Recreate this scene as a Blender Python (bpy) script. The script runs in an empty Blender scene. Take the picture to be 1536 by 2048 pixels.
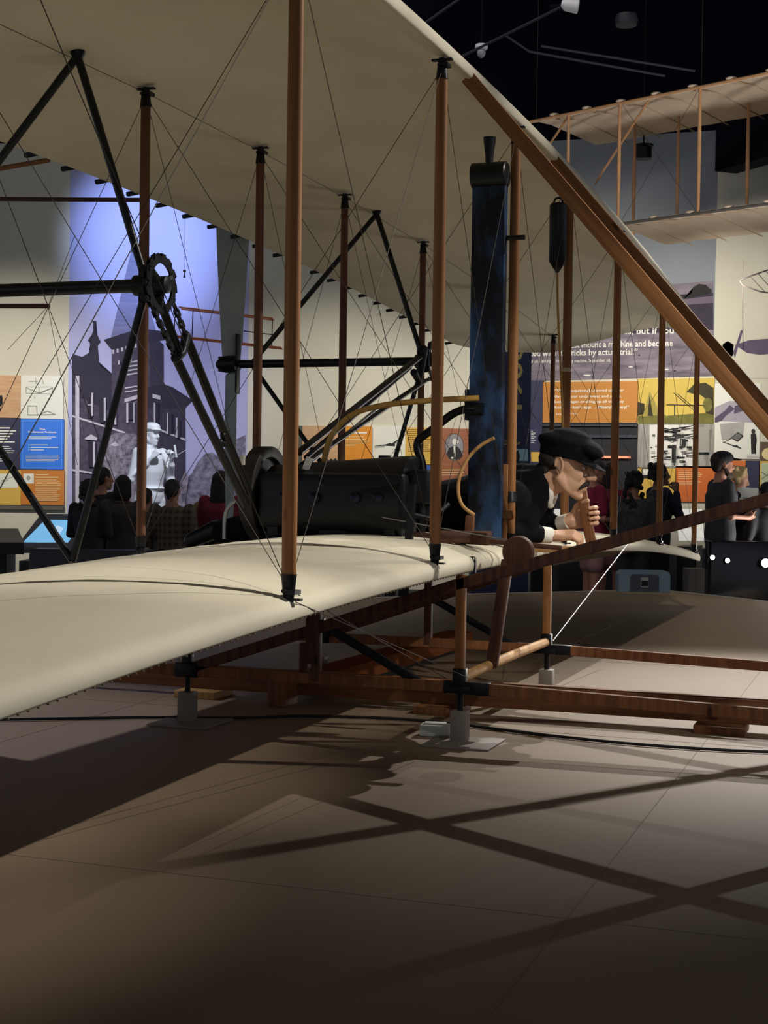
import bpy, bmesh, math, random
from mathutils import Vector as V, Matrix as M, Euler
random.seed(7)
S = bpy.context.scene
COL = S.collection
PI = math.pi

# ------------------------------------------------------------------ camera
CAM = V((1.5636, -6.0355, 0.9762))
F = 2920.8
RT = V((0.94265, 0.33346, 0.01432)).normalized()
UP = V((-0.01972, 0.01283, 0.99972)).normalized()
FW = V((-0.33319, 0.94268, -0.01867)).normalized()
cd = bpy.data.cameras.new('camera')
cam = bpy.data.objects.new('camera', cd)
COL.objects.link(cam)
cd.sensor_fit = 'VERTICAL'
cd.sensor_height = 36.0
cd.lens = 36.0 * F / 2048.0
cd.clip_start = 0.05
m = M.Identity(4)
for i in range(3):
    m[i][0] = RT[i]; m[i][1] = UP[i]; m[i][2] = -FW[i]; m[i][3] = CAM[i]
cam.matrix_world = m
S.camera = cam

# ------------------------------------------------------------------ world, exposure
S.view_settings.view_transform = 'Standard'
S.view_settings.look = 'None'
S.view_settings.exposure = 0.0
S.view_settings.gamma = 1.0
S.view_settings.use_curve_mapping = False
w = bpy.data.worlds.new('world'); S.world = w; w.use_nodes = True
w.node_tree.nodes['Background'].inputs[0].default_value = (0.86, 0.93, 1.08, 1)
w.node_tree.nodes['Background'].inputs[1].default_value = 0.36

# ------------------------------------------------------------------ lights (gallery spotlights, and added fills standing in for bounce)
def spot(name, loc, target, power, color, size_deg, blend=0.4, radius=0.06):
    l = bpy.data.lights.new(name, 'SPOT'); l.energy = power; l.color = color
    l.spot_size = math.radians(size_deg); l.spot_blend = blend; l.shadow_soft_size = radius
    o = bpy.data.objects.new(name, l); COL.objects.link(o); o.location = loc
    o.rotation_euler = (V(target) - V(loc)).to_track_quat('-Z', 'Y').to_euler()
    return o
def area(name, loc, target, power, color, sx, sy):
    l = bpy.data.lights.new(name, 'AREA'); l.energy = power; l.color = color
    l.shape = 'RECTANGLE'; l.size = sx; l.size_y = sy
    o = bpy.data.objects.new(name, l); COL.objects.link(o); o.location = loc
    o.rotation_euler = (V(target) - V(loc)).to_track_quat('-Z', 'Y').to_euler()
    return o
WARM = (1.0, 0.92, 0.82); WARM2 = (1.0, 0.96, 0.90); COOL = (0.45, 0.55, 1.0)
spot('platform_spotlight', (0.9, 3.0, 7.75), (0.6, 5.2, 0.0), 430, WARM2, 46, 0.6, 0.04)
spot('key_spotlight_far', (0.5, 8.0, 7.75), (0.9, 0.9, 0.0), 3400, WARM2, 20.5, 1.0, 0.04)
spot('rail_spotlight', (4.6, -4.4, 5.8), (0.4, 0.1, 0.2), 420, WARM2, 22, 0.9, 0.05)
spot('key_spotlight_front', (2.5, 10.5, 7.25), (0.5, 0.6, 0.0), 5000, WARM2, 18.5, 1.0, 0.04)
spot('wing_spotlight', (6.0, 1.6, 6.4), (-1.0, -3.5, 0.75), 2600, WARM2, 17, 0.7, 0.04)
spot('wing_spotlight', (6.0, 1.6, 6.4), (-1.0, -1.9, 0.75), 2300, WARM2, 16, 0.7, 0.04)
spot('wing_spotlight', (6.0, 1.6, 6.4), (-1.0, -0.3, 0.75), 1700, WARM2, 16, 0.7, 0.04)
spot('aft_spotlight', (-8.0, 0.5, 5.2), (-1.9, -1.1, 0.0), 1700, (0.9, 0.91, 1.0), 20, 0.8, 0.1)
spot('glider_bounce_fill', (3.6, 5.2, 0.4), (-0.6, 9.3, 4.6), 1200, (1.0, 0.95, 0.9), 34, 0.9, 0.3)  # added fill near the floor, stands in for bounce on the glider
spot('nose_spotlight', (5.4, -3.9, 4.2), (0.15, 0.25, 0.98), 950, WARM2, 13, 0.7, 0.05)
area('wing_bounce_fill', (1.6, 8.4, 0.2), (-1.0, 3.2, 2.5), 85, (1.0, 0.97, 0.92), 1.6, 0.6)  # unseen added panel, stands in for gallery bounce under the upper wing
area('gallery_bounce', (-2.5, 4.5, 7.6), (-1.5, 9.5, 0.0), 90, WARM2, 6, 3)

# ------------------------------------------------------------------ helpers
def lin(c):
    return tuple(((v/255.0)/12.92 if v/255.0 <= 0.04045 else ((v/255.0+0.055)/1.055)**2.4) for v in c)
_mats = {}
def mat(name, rgb, rough=0.6, metal=0.0, var=0.0, scale=8.0, bump=0.0, emit=0.0, stretch=(1,1,1), rgb2=None, spec=0.5, bscale=None):
    if name in _mats: return _mats[name]
    mt = bpy.data.materials.new(name); mt.use_nodes = True
    nt = mt.node_tree; b = nt.nodes['Principled BSDF']
    c = lin(rgb)
    b.inputs['Base Color'].default_value = (*c, 1)
    b.inputs['Roughness'].default_value = rough
    b.inputs['Metallic'].default_value = metal
    b.inputs['Specular IOR Level'].default_value = spec
    if emit:
        b.inputs['Emission Color'].default_value = (*c, 1)
        b.inputs['Emission Strength'].default_value = emit
    if var or bump or rgb2:
        tc = nt.nodes.new('ShaderNodeTexCoord'); mp = nt.nodes.new('ShaderNodeMapping')
        mp.inputs['Scale'].default_value = stretch
        nt.links.new(tc.outputs['Object'], mp.inputs['Vector'])
        nz = nt.nodes.new('ShaderNodeTexNoise'); nz.inputs['Scale'].default_value = scale
        nz.inputs['Detail'].default_value = 6; nz.inputs['Roughness'].default_value = 0.6
        nt.links.new(mp.outputs[0], nz.inputs['Vector'])
        if var or rgb2:
            rp = nt.nodes.new('ShaderNodeValToRGB')
            if rgb2: c2 = lin(rgb2)
            else: c2 = tuple(v*(1-var) for v in c)
            c1 = c if rgb2 else tuple(min(1, v*(1+var*0.6)) for v in c)
            rp.color_ramp.elements[0].position = 0.32; rp.color_ramp.elements[1].position = 0.68
            rp.color_ramp.elements[0].color = (*c2, 1); rp.color_ramp.elements[1].color = (*c1, 1)
            nt.links.new(nz.outputs['Fac'], rp.inputs[0]); nt.links.new(rp.outputs[0], b.inputs['Base Color'])
        if bump:
            src = nz
            if bscale:
                src = nt.nodes.new('ShaderNodeTexNoise'); src.inputs['Scale'].default_value = bscale
                src.inputs['Detail'].default_value = 5
                nt.links.new(mp.outputs[0], src.inputs['Vector'])
            bp = nt.nodes.new('ShaderNodeBump'); bp.inputs['Strength'].default_value = bump; bp.inputs['Distance'].default_value = 0.01
            nt.links.new(src.outputs['Fac'], bp.inputs['Height']); nt.links.new(bp.outputs[0], b.inputs['Normal'])
    _mats[name] = mt
    return mt
def wood(name, rgb, dark, rough=0.58):
    if name in _mats: return _mats[name]
    mt = bpy.data.materials.new(name); mt.use_nodes = True
    nt = mt.node_tree; b = nt.nodes['Principled BSDF']; N = nt.nodes.new; L = nt.links.new
    tc = N('ShaderNodeTexCoord'); oi = N('ShaderNodeObjectInfo'); ad = N('ShaderNodeVectorMath')
    cx = N('ShaderNodeCombineXYZ'); mu = N('ShaderNodeMath'); mu.operation = 'MULTIPLY'; mu.inputs[1].default_value = 17.0
    L(oi.outputs['Random'], mu.inputs[0]); L(mu.outputs[0], cx.inputs[0]); L(mu.outputs[0], cx.inputs[2])
    L(tc.outputs['Object'], ad.inputs[0]); L(cx.outputs[0], ad.inputs[1])
    mp = N('ShaderNodeMapping'); mp.inputs['Scale'].default_value = (55, 55, 1.6); L(ad.outputs[0], mp.inputs[0])
    nz = N('ShaderNodeTexNoise'); nz.inputs['Scale'].default_value = 1.0; nz.inputs['Detail'].default_value = 5; L(mp.outputs[0], nz.inputs['Vector'])
    rp = N('ShaderNodeValToRGB'); rp.color_ramp.elements[0].position = 0.3; rp.color_ramp.elements[1].position = 0.7
    rp.color_ramp.elements[0].color = (*lin(dark), 1); rp.color_ramp.elements[1].color = (*lin(rgb), 1)
    L(nz.outputs['Fac'], rp.inputs[0])
    mk = N('ShaderNodeMapping'); mk.inputs['Scale'].default_value = (9, 9, 4); L(ad.outputs[0], mk.inputs[0])
    vo = N('ShaderNodeTexVoronoi'); vo.inputs['Scale'].default_value = 1.0; L(mk.outputs[0], vo.inputs['Vector'])
    kr = N('ShaderNodeValToRGB'); kr.color_ramp.elements[0].position = 0.05; kr.color_ramp.elements[1].position = 0.13
    kr.color_ramp.elements[0].color = (0.25, 0.2, 0.18, 1); kr.color_ramp.elements[1].color = (1, 1, 1, 1)
    L(vo.outputs['Distance'], kr.inputs[0])
    mx = N('ShaderNodeMix'); mx.data_type = 'RGBA'; mx.blend_type = 'MULTIPLY'; mx.inputs[0].default_value = 1.0
    L(rp.outputs[0], mx.inputs[6]); L(kr.outputs[0], mx.inputs[7]); L(mx.outputs[2], b.inputs['Base Color'])
    b.inputs['Roughness'].default_value = rough
    b.inputs['Specular IOR Level'].default_value = 0.22
    _mats[name] = mt
    return mt

def tag(o, label=None, cat=None, group=None, kind=None):
    if label: o['label'] = label
    if cat: o['category'] = cat
    if group: o['group'] = group
    if kind: o['kind'] = kind
    return o
def empty(name, loc, label, cat, group=None):
    o = bpy.data.objects.new(name, None); COL.objects.link(o); o.location = loc
    o.empty_display_size = 0.2
    return tag(o, label, cat, group)
def basis(o):
    return M.Translation(o.location) @ o.rotation_euler.to_matrix().to_4x4()
def wm(o):
    b = o.matrix_basis.copy()
    if o.parent: b = wm(o.parent) @ o.matrix_parent_inverse @ b
    return b
def put(name, me, mt, parent=None, matrix=None):
    """link a mesh whose coordinates (after matrix) are in world space"""
    o = bpy.data.objects.new(name, me); COL.objects.link(o)
    if mt is not None and not me.materials:
        for k in (mt if isinstance(mt, (list, tuple)) else [mt]): me.materials.append(k)
    if matrix is not None: o.matrix_basis = matrix
    if parent is not None:
        o.parent = parent; o.matrix_parent_inverse = wm(parent).inverted()
    return o
class MB:
    def __init__(s): s.bm = bmesh.new()
    def box(s, c, size, rot=None, bevel=0.0, mi=0):
        r = bmesh.ops.create_cube(s.bm, size=1.0); vs = r['verts']
        T = M.Translation(c) @ (rot.to_4x4() if rot is not None else M.Identity(4)) @ M.Diagonal((*size, 1))
        bmesh.ops.transform(s.bm, matrix=T, verts=vs)
        fs = set(f for v in vs for f in v.link_faces)
        for f in fs: f.material_index = mi
        if bevel:
            es = list(set(e for v in vs for e in v.link_edges))
            bmesh.ops.bevel(s.bm, geom=es, offset=bevel, segments=2, affect='EDGES', profile=0.5)
        return s
    def ell(s, c, r, rot=None, seg=16, mi=0):
        q = bmesh.ops.create_uvsphere(s.bm, u_segments=seg, v_segments=max(6, seg//2), radius=1.0)
        T = M.Translation(c) @ (rot.to_4x4() if rot is not None else M.Identity(4)) @ M.Diagonal((*r, 1))
        bmesh.ops.transform(s.bm, matrix=T, verts=q['verts'])
        for f in set(f for v in q['verts'] for f in v.link_faces): f.material_index = mi; f.smooth = True
        return s
    def tube(s, pts, rad, seg=10, mi=0, flat=1.0, upv=None):
        """closed tapered tube along pts; rad scalar or per point; flat squashes the second axis"""
        pts = [V(p) for p in pts]; n = len(pts)
        rs = rad if isinstance(rad, (list, tuple)) else [rad]*n
        rings = []; prev = None
        for i, p in enumerate(pts):
            t = (pts[min(i+1, n-1)] - pts[max(i-1, 0)])
            if t.length < 1e-9: t = V((0, 0, 1))
            t.normalize()
            if prev is None:
                a = V(upv) if upv is not None else (V((0, 0, 1)) if abs(t.z) < 0.9 else V((1, 0, 0)))
            else: a = prev
            x = (a - t*a.dot(t))
            if x.length < 1e-6: x = t.orthogonal()
            x.normalize(); prev = x; y = t.cross(x)
            rr = rs[i] if isinstance(rs[i], (list, tuple)) else (rs[i], rs[i]*flat)
            rings.append([s.bm.verts.new(p + x*rr[0]*math.cos(2*PI*k/seg) + y*rr[1]*math.sin(2*PI*k/seg)) for k in range(seg)])
        for a, b in zip(rings, rings[1:]):
            for k in range(seg):
                f = s.bm.faces.new((a[k], a[(k+1) % seg], b[(k+1) % seg], b[k])); f.smooth = seg > 6; f.material_index = mi
        for rg, fl in ((rings[0], True), (rings[-1], False)):
            f = s.bm.faces.new(rg[::-1] if fl else rg); f.material_index = mi
        return s
    def limb(s, pts, rad, seg=12, mi=0):
        """tube with rounded ends"""
        pts = [V(p) for p in pts]
        s.tube(pts, rad, seg, mi)
        for i in range(len(pts)):
            r = rad[i] if isinstance(rad, (list, tuple)) else rad
            s.ell(pts[i], (r, r, r), seg=seg, mi=mi)
        return s
    def lathe(s, prof, c, axis=(0, 0, 1), seg=24, mi=0):
        """prof: list of (r, h) along axis from c"""
        ax = V(axis).normalized(); x = ax.orthogonal().normalized(); y = ax.cross(x); c = V(c)
        rings = [[s.bm.verts.new(c + ax*h + (x*math.cos(2*PI*k/seg) + y*math.sin(2*PI*k/seg))*max(r, 1e-4)) for k in range(seg)] for r, h in prof]
        for a, b in zip(rings, rings[1:]):
            for k in range(seg):
                f = s.bm.faces.new((a[k], a[(k+1) % seg], b[(k+1) % seg], b[k])); f.smooth = True; f.material_index = mi
        for rg, fl in ((rings[0], True), (rings[-1], False)):
            try:
                f = s.bm.faces.new(rg[::-1] if fl else rg); f.material_index = mi
            except ValueError: pass
        return s
    def prism(s, poly, depth, T=None, mi=0):
        """poly: list of (x,y) in local plane, extruded along local +z by depth"""
        T = T or M.Identity(4)
        a = [s.bm.verts.new(T @ V((p[0], p[1], 0))) for p in poly]
        b = [s.bm.verts.new(T @ V((p[0], p[1], depth))) for p in poly]
        n = len(poly)
        s.bm.faces.new(a[::-1]).material_index = mi; s.bm.faces.new(b).material_index = mi
        for k in range(n): s.bm.faces.new((a[k], a[(k+1) % n], b[(k+1) % n], b[k])).material_index = mi
        return s
    def quad(s, pts, mi=0):
        f = s.bm.faces.new([s.bm.verts.new(V(p)) for p in pts]); f.material_index = mi
        return s
    def mesh(s, name='mesh', sharp=40):
        bmesh.ops.recalc_face_normals(s.bm, faces=s.bm.faces)
        me = bpy.data.meshes.new(name); s.bm.to_mesh(me); s.bm.free()
        try: me.set_sharp_from_angle(angle=math.radians(sharp))
        except Exception: pass
        return me
    def build(s, name, mt, parent=None, matrix=None, sharp=40):
        return put(name, s.mesh(name, sharp), mt, parent, matrix)
def frame(p0, p1, side=None):
    """matrix with +Z from p0 to p1, local X as close to side as possible"""
    p0 = V(p0); z = (V(p1) - p0).normalized()
    x = V(side) if side is not None else (V((1, 0, 0)) if abs(z.x) < 0.9 else V((0, 1, 0)))
    x = (x - z*x.dot(z)).normalized(); y = z.cross(x)
    mm = M.Identity(4)
    for i in range(3): mm[i][0] = x[i]; mm[i][1] = y[i]; mm[i][2] = z[i]; mm[i][3] = p0[i]
    return mm
def beam(name, p0, p1, w, d, mt, parent=None, side=None, bevel=0.004):
    L = (V(p1) - V(p0)).length
    b = MB(); b.box((0, 0, L/2), (w, d, L), bevel=bevel)
    return b.build(name, mt, parent, frame(p0, p1, side), 30)
def rod(name, p0, p1, r, mt, parent=None, seg=10):
    L = (V(p1) - V(p0)).length
    b = MB(); b.tube([(0, 0, 0), (0, 0, L)], r, seg)
    return b.build(name, mt, parent, frame(p0, p1))
def pipe(name, pts, r, mt, parent=None, seg=12, smooth=3):
    pts = [V(p) for p in pts]
    for _ in range(smooth):
        q = [pts[0]]
        for a, b in zip(pts, pts[1:]): q += [a*0.75+b*0.25, a*0.25+b*0.75]
        q.append(pts[-1]); pts = q
    b = MB(); b.tube(pts, r, seg); return b.build(name, mt, parent)
def at(x, y, X=None, Y=None, Z=None, d=None):
    """world point seen at photo position x, y on the plane X, Y or Z or at distance d"""
    v = FW + RT*((x-768)/F) - UP*((y-1024)/F)
    t = d if d is not None else (X-CAM.x)/v.x if X is not None else (Y-CAM.y)/v.y if Y is not None else (Z-CAM.z)/v.z
    return CAM + v*t
def remesh(mb, voxel, smooth=4, name='body'):
    me = mb.mesh(name)
    o = bpy.data.objects.new('tmp', me); COL.objects.link(o)
    r = o.modifiers.new('r', 'REMESH'); r.mode = 'VOXEL'; r.voxel_size = voxel; r.use_smooth_shade = True
    if smooth:
        q = o.modifiers.new('s', 'SMOOTH'); q.factor = 0.5; q.iterations = smooth
    dg = bpy.context.evaluated_depsgraph_get()
    out = bpy.data.meshes.new_from_object(o.evaluated_get(dg))
    bpy.data.objects.remove(o); bpy.data.meshes.remove(me)
    for p in out.polygons: p.use_smooth = True
    out.materials.clear(); out.name = name
    return out
def text_mesh(s, size, bold=0.0, align='LEFT', spacing=1.0, line=1.0):
    c = bpy.data.curves.new('t', 'FONT'); c.body = s; c.size = size; c.align_x = align; c.offset = bold*size
    c.space_character = spacing; c.space_line = line; c.resolution_u = 2; c.extrude = 0.0006
    o = bpy.data.objects.new('t', c); COL.objects.link(o)
    dg = bpy.context.evaluated_depsgraph_get()
    me = bpy.data.meshes.new_from_object(o.evaluated_get(dg))
    bpy.data.objects.remove(o); bpy.data.curves.remove(c)
    me.materials.clear(); me.name = 'lettering'
    return me
# ------------------------------------------------------------------ materials
CLOTH = mat('unbleached_muslin', (218, 209, 184), 0.85, var=0.08, scale=3.0, bump=0.06, stretch=(1, 0.5, 1), bscale=26, spec=0.2)
SPRUCE = wood('varnished_spruce', (152, 104, 60), (118, 76, 42))
DARKWOOD = wood('dark_stained_wood', (98, 64, 48), (64, 40, 30))
PALEWOOD = wood('pale_ash', (204, 160, 104), (170, 124, 74))
REDWOOD = wood('red_brown_wood', (140, 92, 58), (102, 64, 40))
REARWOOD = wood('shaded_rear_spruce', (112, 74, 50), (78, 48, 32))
IRON = mat('black_painted_iron', (22, 22, 26), 0.45, 0.5, var=0.3, scale=20)
BLACK = mat('black_enamel', (14, 15, 19), 0.38, 0.1, spec=0.35)
STEEL = mat('steel', (150, 150, 150), 0.3, 0.9)
WIRE = mat('bracing_wire', (58, 52, 44), 0.6, 0.3, spec=0.3)
BRASS = mat('old_brass', (176, 132, 62), 0.5, 0.2, var=0.2, scale=12)
PEWTER = mat('blackened_pipe', (27, 26, 26), 0.36, 0.7, var=0.4, scale=10)
HOSE = mat('tan_rubber_hose', (184, 140, 66), 0.6, var=0.12, scale=6)
GREYBLADE = mat('grey_painted_blade', (150, 160, 158), 0.55, var=0.15, scale=5)
PATINA = mat('worn_blue_black_tin', (14, 18, 28), 0.42, 0.35, rgb2=(52, 88, 132), scale=7, stretch=(1, 1, 0.45))
_mats['worn_blue_black_tin'].node_tree.nodes['Color Ramp'].color_ramp.elements[0].position = 0.36
_mats['worn_blue_black_tin'].node_tree.nodes['Color Ramp'].color_ramp.elements[1].position = 0.58

def sweep(name, pts, w, d, mt, parent=None, side=(0, 1, 0)):
    """rectangular section (w along side, d across) swept along pts"""
    pts = [V(p) for p in pts]; b = MB(); rings = []; n = len(pts)
    for i, p in enumerate(pts):
        t = (pts[min(i+1, n-1)] - pts[max(i-1, 0)]).normalized(); x = V(side); x = (x - t*x.dot(t)).normalized(); y = t.cross(x)
        rings.append([b.bm.verts.new(p + x*sx*w/2 + y*sy*d/2) for sx, sy in ((-1, -1), (1, -1), (1, 1), (-1, 1))])
    for a, c in zip(rings, rings[1:]):
        for k in range(4): b.bm.faces.new((a[k], a[(k+1) % 4], c[(k+1) % 4], c[k]))
    b.bm.faces.new(rings[0][::-1]); b.bm.faces.new(rings[-1])
    bmesh.ops.bevel(b.bm, geom=[e for e in b.bm.edges], offset=0.003, segments=1, affect='EDGES')
    return b.build(name, mt, parent, None, 30)

# ------------------------------------------------------------------ the flying machine
FLY = empty('biplane', (-0.6, 0.0, 0.2), 'large cream muslin biplane with spruce struts standing over the grey platform', 'airplane')
GAP = 1.80
def zl(y): return 0.702 - (0.2522 if y > 0 else 0.30)*(y/6.0)**2
_hp = [(0, 0), (0.03, 0.02), (0.08, 0.043), (0.15, 0.062), (0.3, 0.072), (0.45, 0.048), (0.59, 0.0), (0.8, -0.062), (1.0, -0.125)]
def camber(u):
    for (a, ha), (b, hb) in zip(_hp, _hp[1:]):
        if u <= b:
            i = _hp.index((a, ha)); pm = _hp[max(i-1, 0)]; pn = _hp[min(i+2, len(_hp)-1)]
            t = (u-a)/(b-a); ma = (hb-pm[1])/(b-pm[0])*(b-a); mb = (pn[1]-ha)/(pn[0]-a)*(b-a)
            return (2*t**3-3*t*t+1)*ha + (t**3-2*t*t+t)*ma + (-2*t**3+3*t*t)*hb + (t**3-t*t)*mb
    return _hp[-1][1]
RIB = 0.2955; SPAN = 6.15
US = [0, 0.0012, 0.003, 0.006, 0.011, 0.02, 0.035, 0.06, 0.09, 0.13, 0.18, 0.24, 0.3, 0.37, 0.45, 0.52, 0.59, 0.68, 0.77, 0.86, 0.94, 1.0]
def chord_at(y):
    e = abs(y) - 5.55
    return 2.0 if e <= 0 else 2.0*(1-0.35*(1-math.sqrt(max(0, 1-(e/0.6)**2))))
def wing(name, base, upper):
    b = MB(); ny = 168; secs = []
    for j in range(ny+1):
        y = -SPAN + 2*SPAN*j/ny; c = chord_at(y); sec = []
        sag = abs(math.sin(PI*y/RIB)); z0 = zl(y) + base
        th = lambda u: 0.050*(1-u)**0.6 + 0.010
        nose = lambda u: math.sin(PI/2*min(1.0, (u+0.0006)/0.011))**0.5
        top, bot = [], []
        for u in US:
            mid = camber(u) + (0.03 if upper else -0.03)*(1-u*0.7); half = th(u)/2*nose(u)
            if u < 0.03: half = max(half, 0.0)
            s = 0.0035*sag*min(1, u*12)*min(1, (1-u)*8)
            top.append(V((0.022 - c*u - 0.0, y, z0 + mid + half - s))); bot.append(V((0.022 - c*u, y, z0 + mid - half + s*0.7)))
        sec = top + bot[1:][::-1]
        secs.append([b.bm.verts.new(p) for p in sec])
    n = len(secs[0])
    for a, c in zip(secs, secs[1:]):
        for k in range(n):
            f = b.bm.faces.new((a[k], a[(k+1) % n], c[(k+1) % n], c[k])); f.smooth = True
    b.bm.faces.new(secs[0]); b.bm.faces.new(secs[-1][::-1])
    o = b.build(name, CLOTH, FLY, None, 50)
    return o
LOW = wing('lower_wing', 0.0, False)
UPW = wing('upper_wing', GAP, True)
tag(LOW, 'cream muslin lower wing'); tag(UPW, 'cream muslin upper wing, underside in shade')
# rib ends poking out along the upper trailing edge
b = MB(); b.box((0, 0, 0), (0.095, 0.022, 0.02), bevel=0.003); rib_me = b.mesh('rib_end')
for k in range(-18, 20):
    y = k*RIB + 0.03
    put('rib_end', rib_me, IRON, UPW, M.Translation((-2.0, y, zl(y) + GAP - 0.112)) @ Euler((0, -0.12, 0)).to_matrix().to_4x4())
# stitched seam under the lower leading edge
b = MB(); y = -5.6
while y < 5.9:
    b.box((0.0175, y, zl(y) - 0.0515), (0.006, 0.003, 0.0035)); y += 0.034
b.build('seam_stitching', mat('seam_thread', (120, 106, 80), 0.9), LOW)['kind'] = 'stuff'
b = MB(); b.box((-0.03, -0.615, zl(0.6)+0.003), (0.10, 0.016, 0.004)); b.box((0.024, -0.615, zl(0.6)-0.028), (0.005, 0.016, 0.06))
b.build('leading_edge_strap', IRON, LOW)

YS = [-5.9, -4.07, -2.38, -1.06, 0.0, 1.06, 2.38, 4.07, 5.9]
XR = -1.184
def mk_strut(name, L, w, d, mt):
    b = MB()
    b.tube([(0, 0, 0.05), (0, 0, 0.08), (0, 0, L*0.5), (0, 0, L-0.08), (0, 0, L-0.05)],
           [(w*0.44, d*0.44), (w*0.46, d*0.46), (w*0.5, d*0.5), (w*0.46, d*0.46), (w*0.44, d*0.44)], 14, upv=(1, 0, 0))
    return b.mesh(name, 60)
def mk_fit():
    b = MB(); b.tube([(0, 0, 0.0), (0, 0, 0.03), (0, 0, 0.075)], [(0.014, 0.011), (0.018, 0.014), (0.0235, 0.018)], 12, upv=(1, 0, 0))
    b.box((0, 0, 0.006), (0.075, 0.02, 0.006)); b.box((0.012, 0, 0.026), (0.03, 0.044, 0.012)); b.tube([(-0.004, -0.03, 0.03), (-0.004, 0.03, 0.03)], 0.006, 8)
    return b.mesh('strut_fitting', 40)
fit_me = mk_fit()
st_me = mk_strut('strut', GAP, 0.046, 0.034, SPRUCE)
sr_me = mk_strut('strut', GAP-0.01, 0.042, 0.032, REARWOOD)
HEAD, FOOT = {}, {}
for row, X in (('front', 0.0), ('rear', XR)):
    for y in YS:
        f = V((X, y, zl(y) + (0.0 if X == 0 else -0.004))); h = f + V((0, 0, GAP if X == 0 else GAP-0.008))
        FOOT[(X, y)] = f; HEAD[(X, y)] = h
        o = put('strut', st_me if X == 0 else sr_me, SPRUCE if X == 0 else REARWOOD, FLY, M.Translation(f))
        put('strut_fitting', fit_me, IRON, o, M.Translation(f))
        put('strut_fitting', fit_me, IRON, o, M.Translation(h) @ M.Rotation(PI, 4, 'X'))
# diagonal bracing wires, each bay and each strut pair
WR = 0.0013
def wire(a, c, r=WR, mt=None): return rod('brace_wire', a, c, r, mt or WIRE, FLY, 6)
up3 = V((0, 0, 0.035))
for X in (0.0, XR):
    for a, c in zip(YS, YS[1:]):
        wire(HEAD[(X, a)]-up3, FOOT[(X, c)]+up3); wire(FOOT[(X, a)]+up3, HEAD[(X, c)]-up3)
for y in YS:
    wire(HEAD[(0.0, y)]-up3, FOOT[(XR, y)]+up3); wire(FOOT[(0.0, y)]+up3, HEAD[(XR, y)]-up3)
for a, c in zip(YS[2:], YS[3:]): wire(HEAD[(XR, a)]-up3*0.6, HEAD[(XR, c)]-up3*0.6)
for a, c in ((2, 3),): wire(FOOT[(0.0, YS[a])]+V((0.02, 0, 0.0)), V((0.05, -0.75, 0.25)))
wire(FOOT[(0.0, -2.38)]+V((0.0, 0.05, 0.02)), V((-0.05, -0.72, 0.24)))
rod('brace_wire', (0.0, 0.85, 0.235), (0.1, 2.3, 0.66), 0.0028, STEEL, FLY)

# skids: runner, inclined beam, posts, diagonals and crossbar
for s in (-1, 1):
    y = 0.72*s
    sweep('skid_runner', [(-1.34, y, 0.212), (0.0, y, 0.212), (1.2, y, 0.18), (2.0, y, 0.24), (2.5, y, 0.5), (2.7, y, 0.85)], 0.032, 0.045, REDWOOD, FLY)
    dz = 0.02 if s > 0 else 0.0
    sweep('skid_beam', [(-1.2, y, 0.2), (-0.02, y, 0.6+dz), (1.12, y, 0.945+dz), (2.6, y, 1.36+dz)], 0.032, 0.044, DARKWOOD, FLY)
    beam('front_diagonal', (-0.005, y, 2.515), (1.95, y, 0.22), 0.054, 0.034, SPRUCE, FLY, (0.76, 0, 0.65))
    beam('skid_post', (0.0, y, 0.22), (0.0, y, 0.64), 0.036, 0.032, SPRUCE, FLY)
    beam('skid_post', (-0.588, y, 0.2), (-0.588, y, 0.7), 0.036, 0.034, DARKWOOD, FLY)
    beam('skid_brace', (-0.575, y, 0.43), (-0.16, y, 0.22), 0.034, 0.02, IRON, FLY)
    b = MB(); b.box((0, y, 0.235), (0.05, 0.044, 0.1), bevel=0.006); b.box((0.03, y, 0.21), (0.18, 0.042, 0.05), bevel=0.006); b.box((0, y, 0.205), (0.1, 0.07, 0.03), bevel=0.005)
    b.build('skid_socket', BLACK, FLY)
    b = MB(); b.box((-1.15, y, 0.215), (0.1, 0.05, 0.06), bevel=0.006); b.box((-1.15, y, 0.25), (0.04, 0.036, 0.12), bevel=0.005); b.build('skid_socket', BLACK, FLY)
b = MB(); b.box((-0.6, -0.72, 0.39), (0.055, 0.05, 0.24), bevel=0.006); b.box((-0.64, -0.72, 0.29), (0.03, 0.04, 0.12), bevel=0.006); b.build('post_clamp', DARKWOOD, FLY)
pipe('skid_crossbar', [(0.0, -0.69, 0.245), (0.0, 0.0, 0.25), (0.0, 0.69, 0.245)], [0.017, 0.02, 0.022, 0.022, 0.021, 0.017][:6] if False else 0.021, PALEWOOD, FLY)
beam('restraint_post', (0.01, -0.3, 0.24), (0.07, -0.3, 0.68), 0.046, 0.034, DARKWOOD, FLY)

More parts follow.
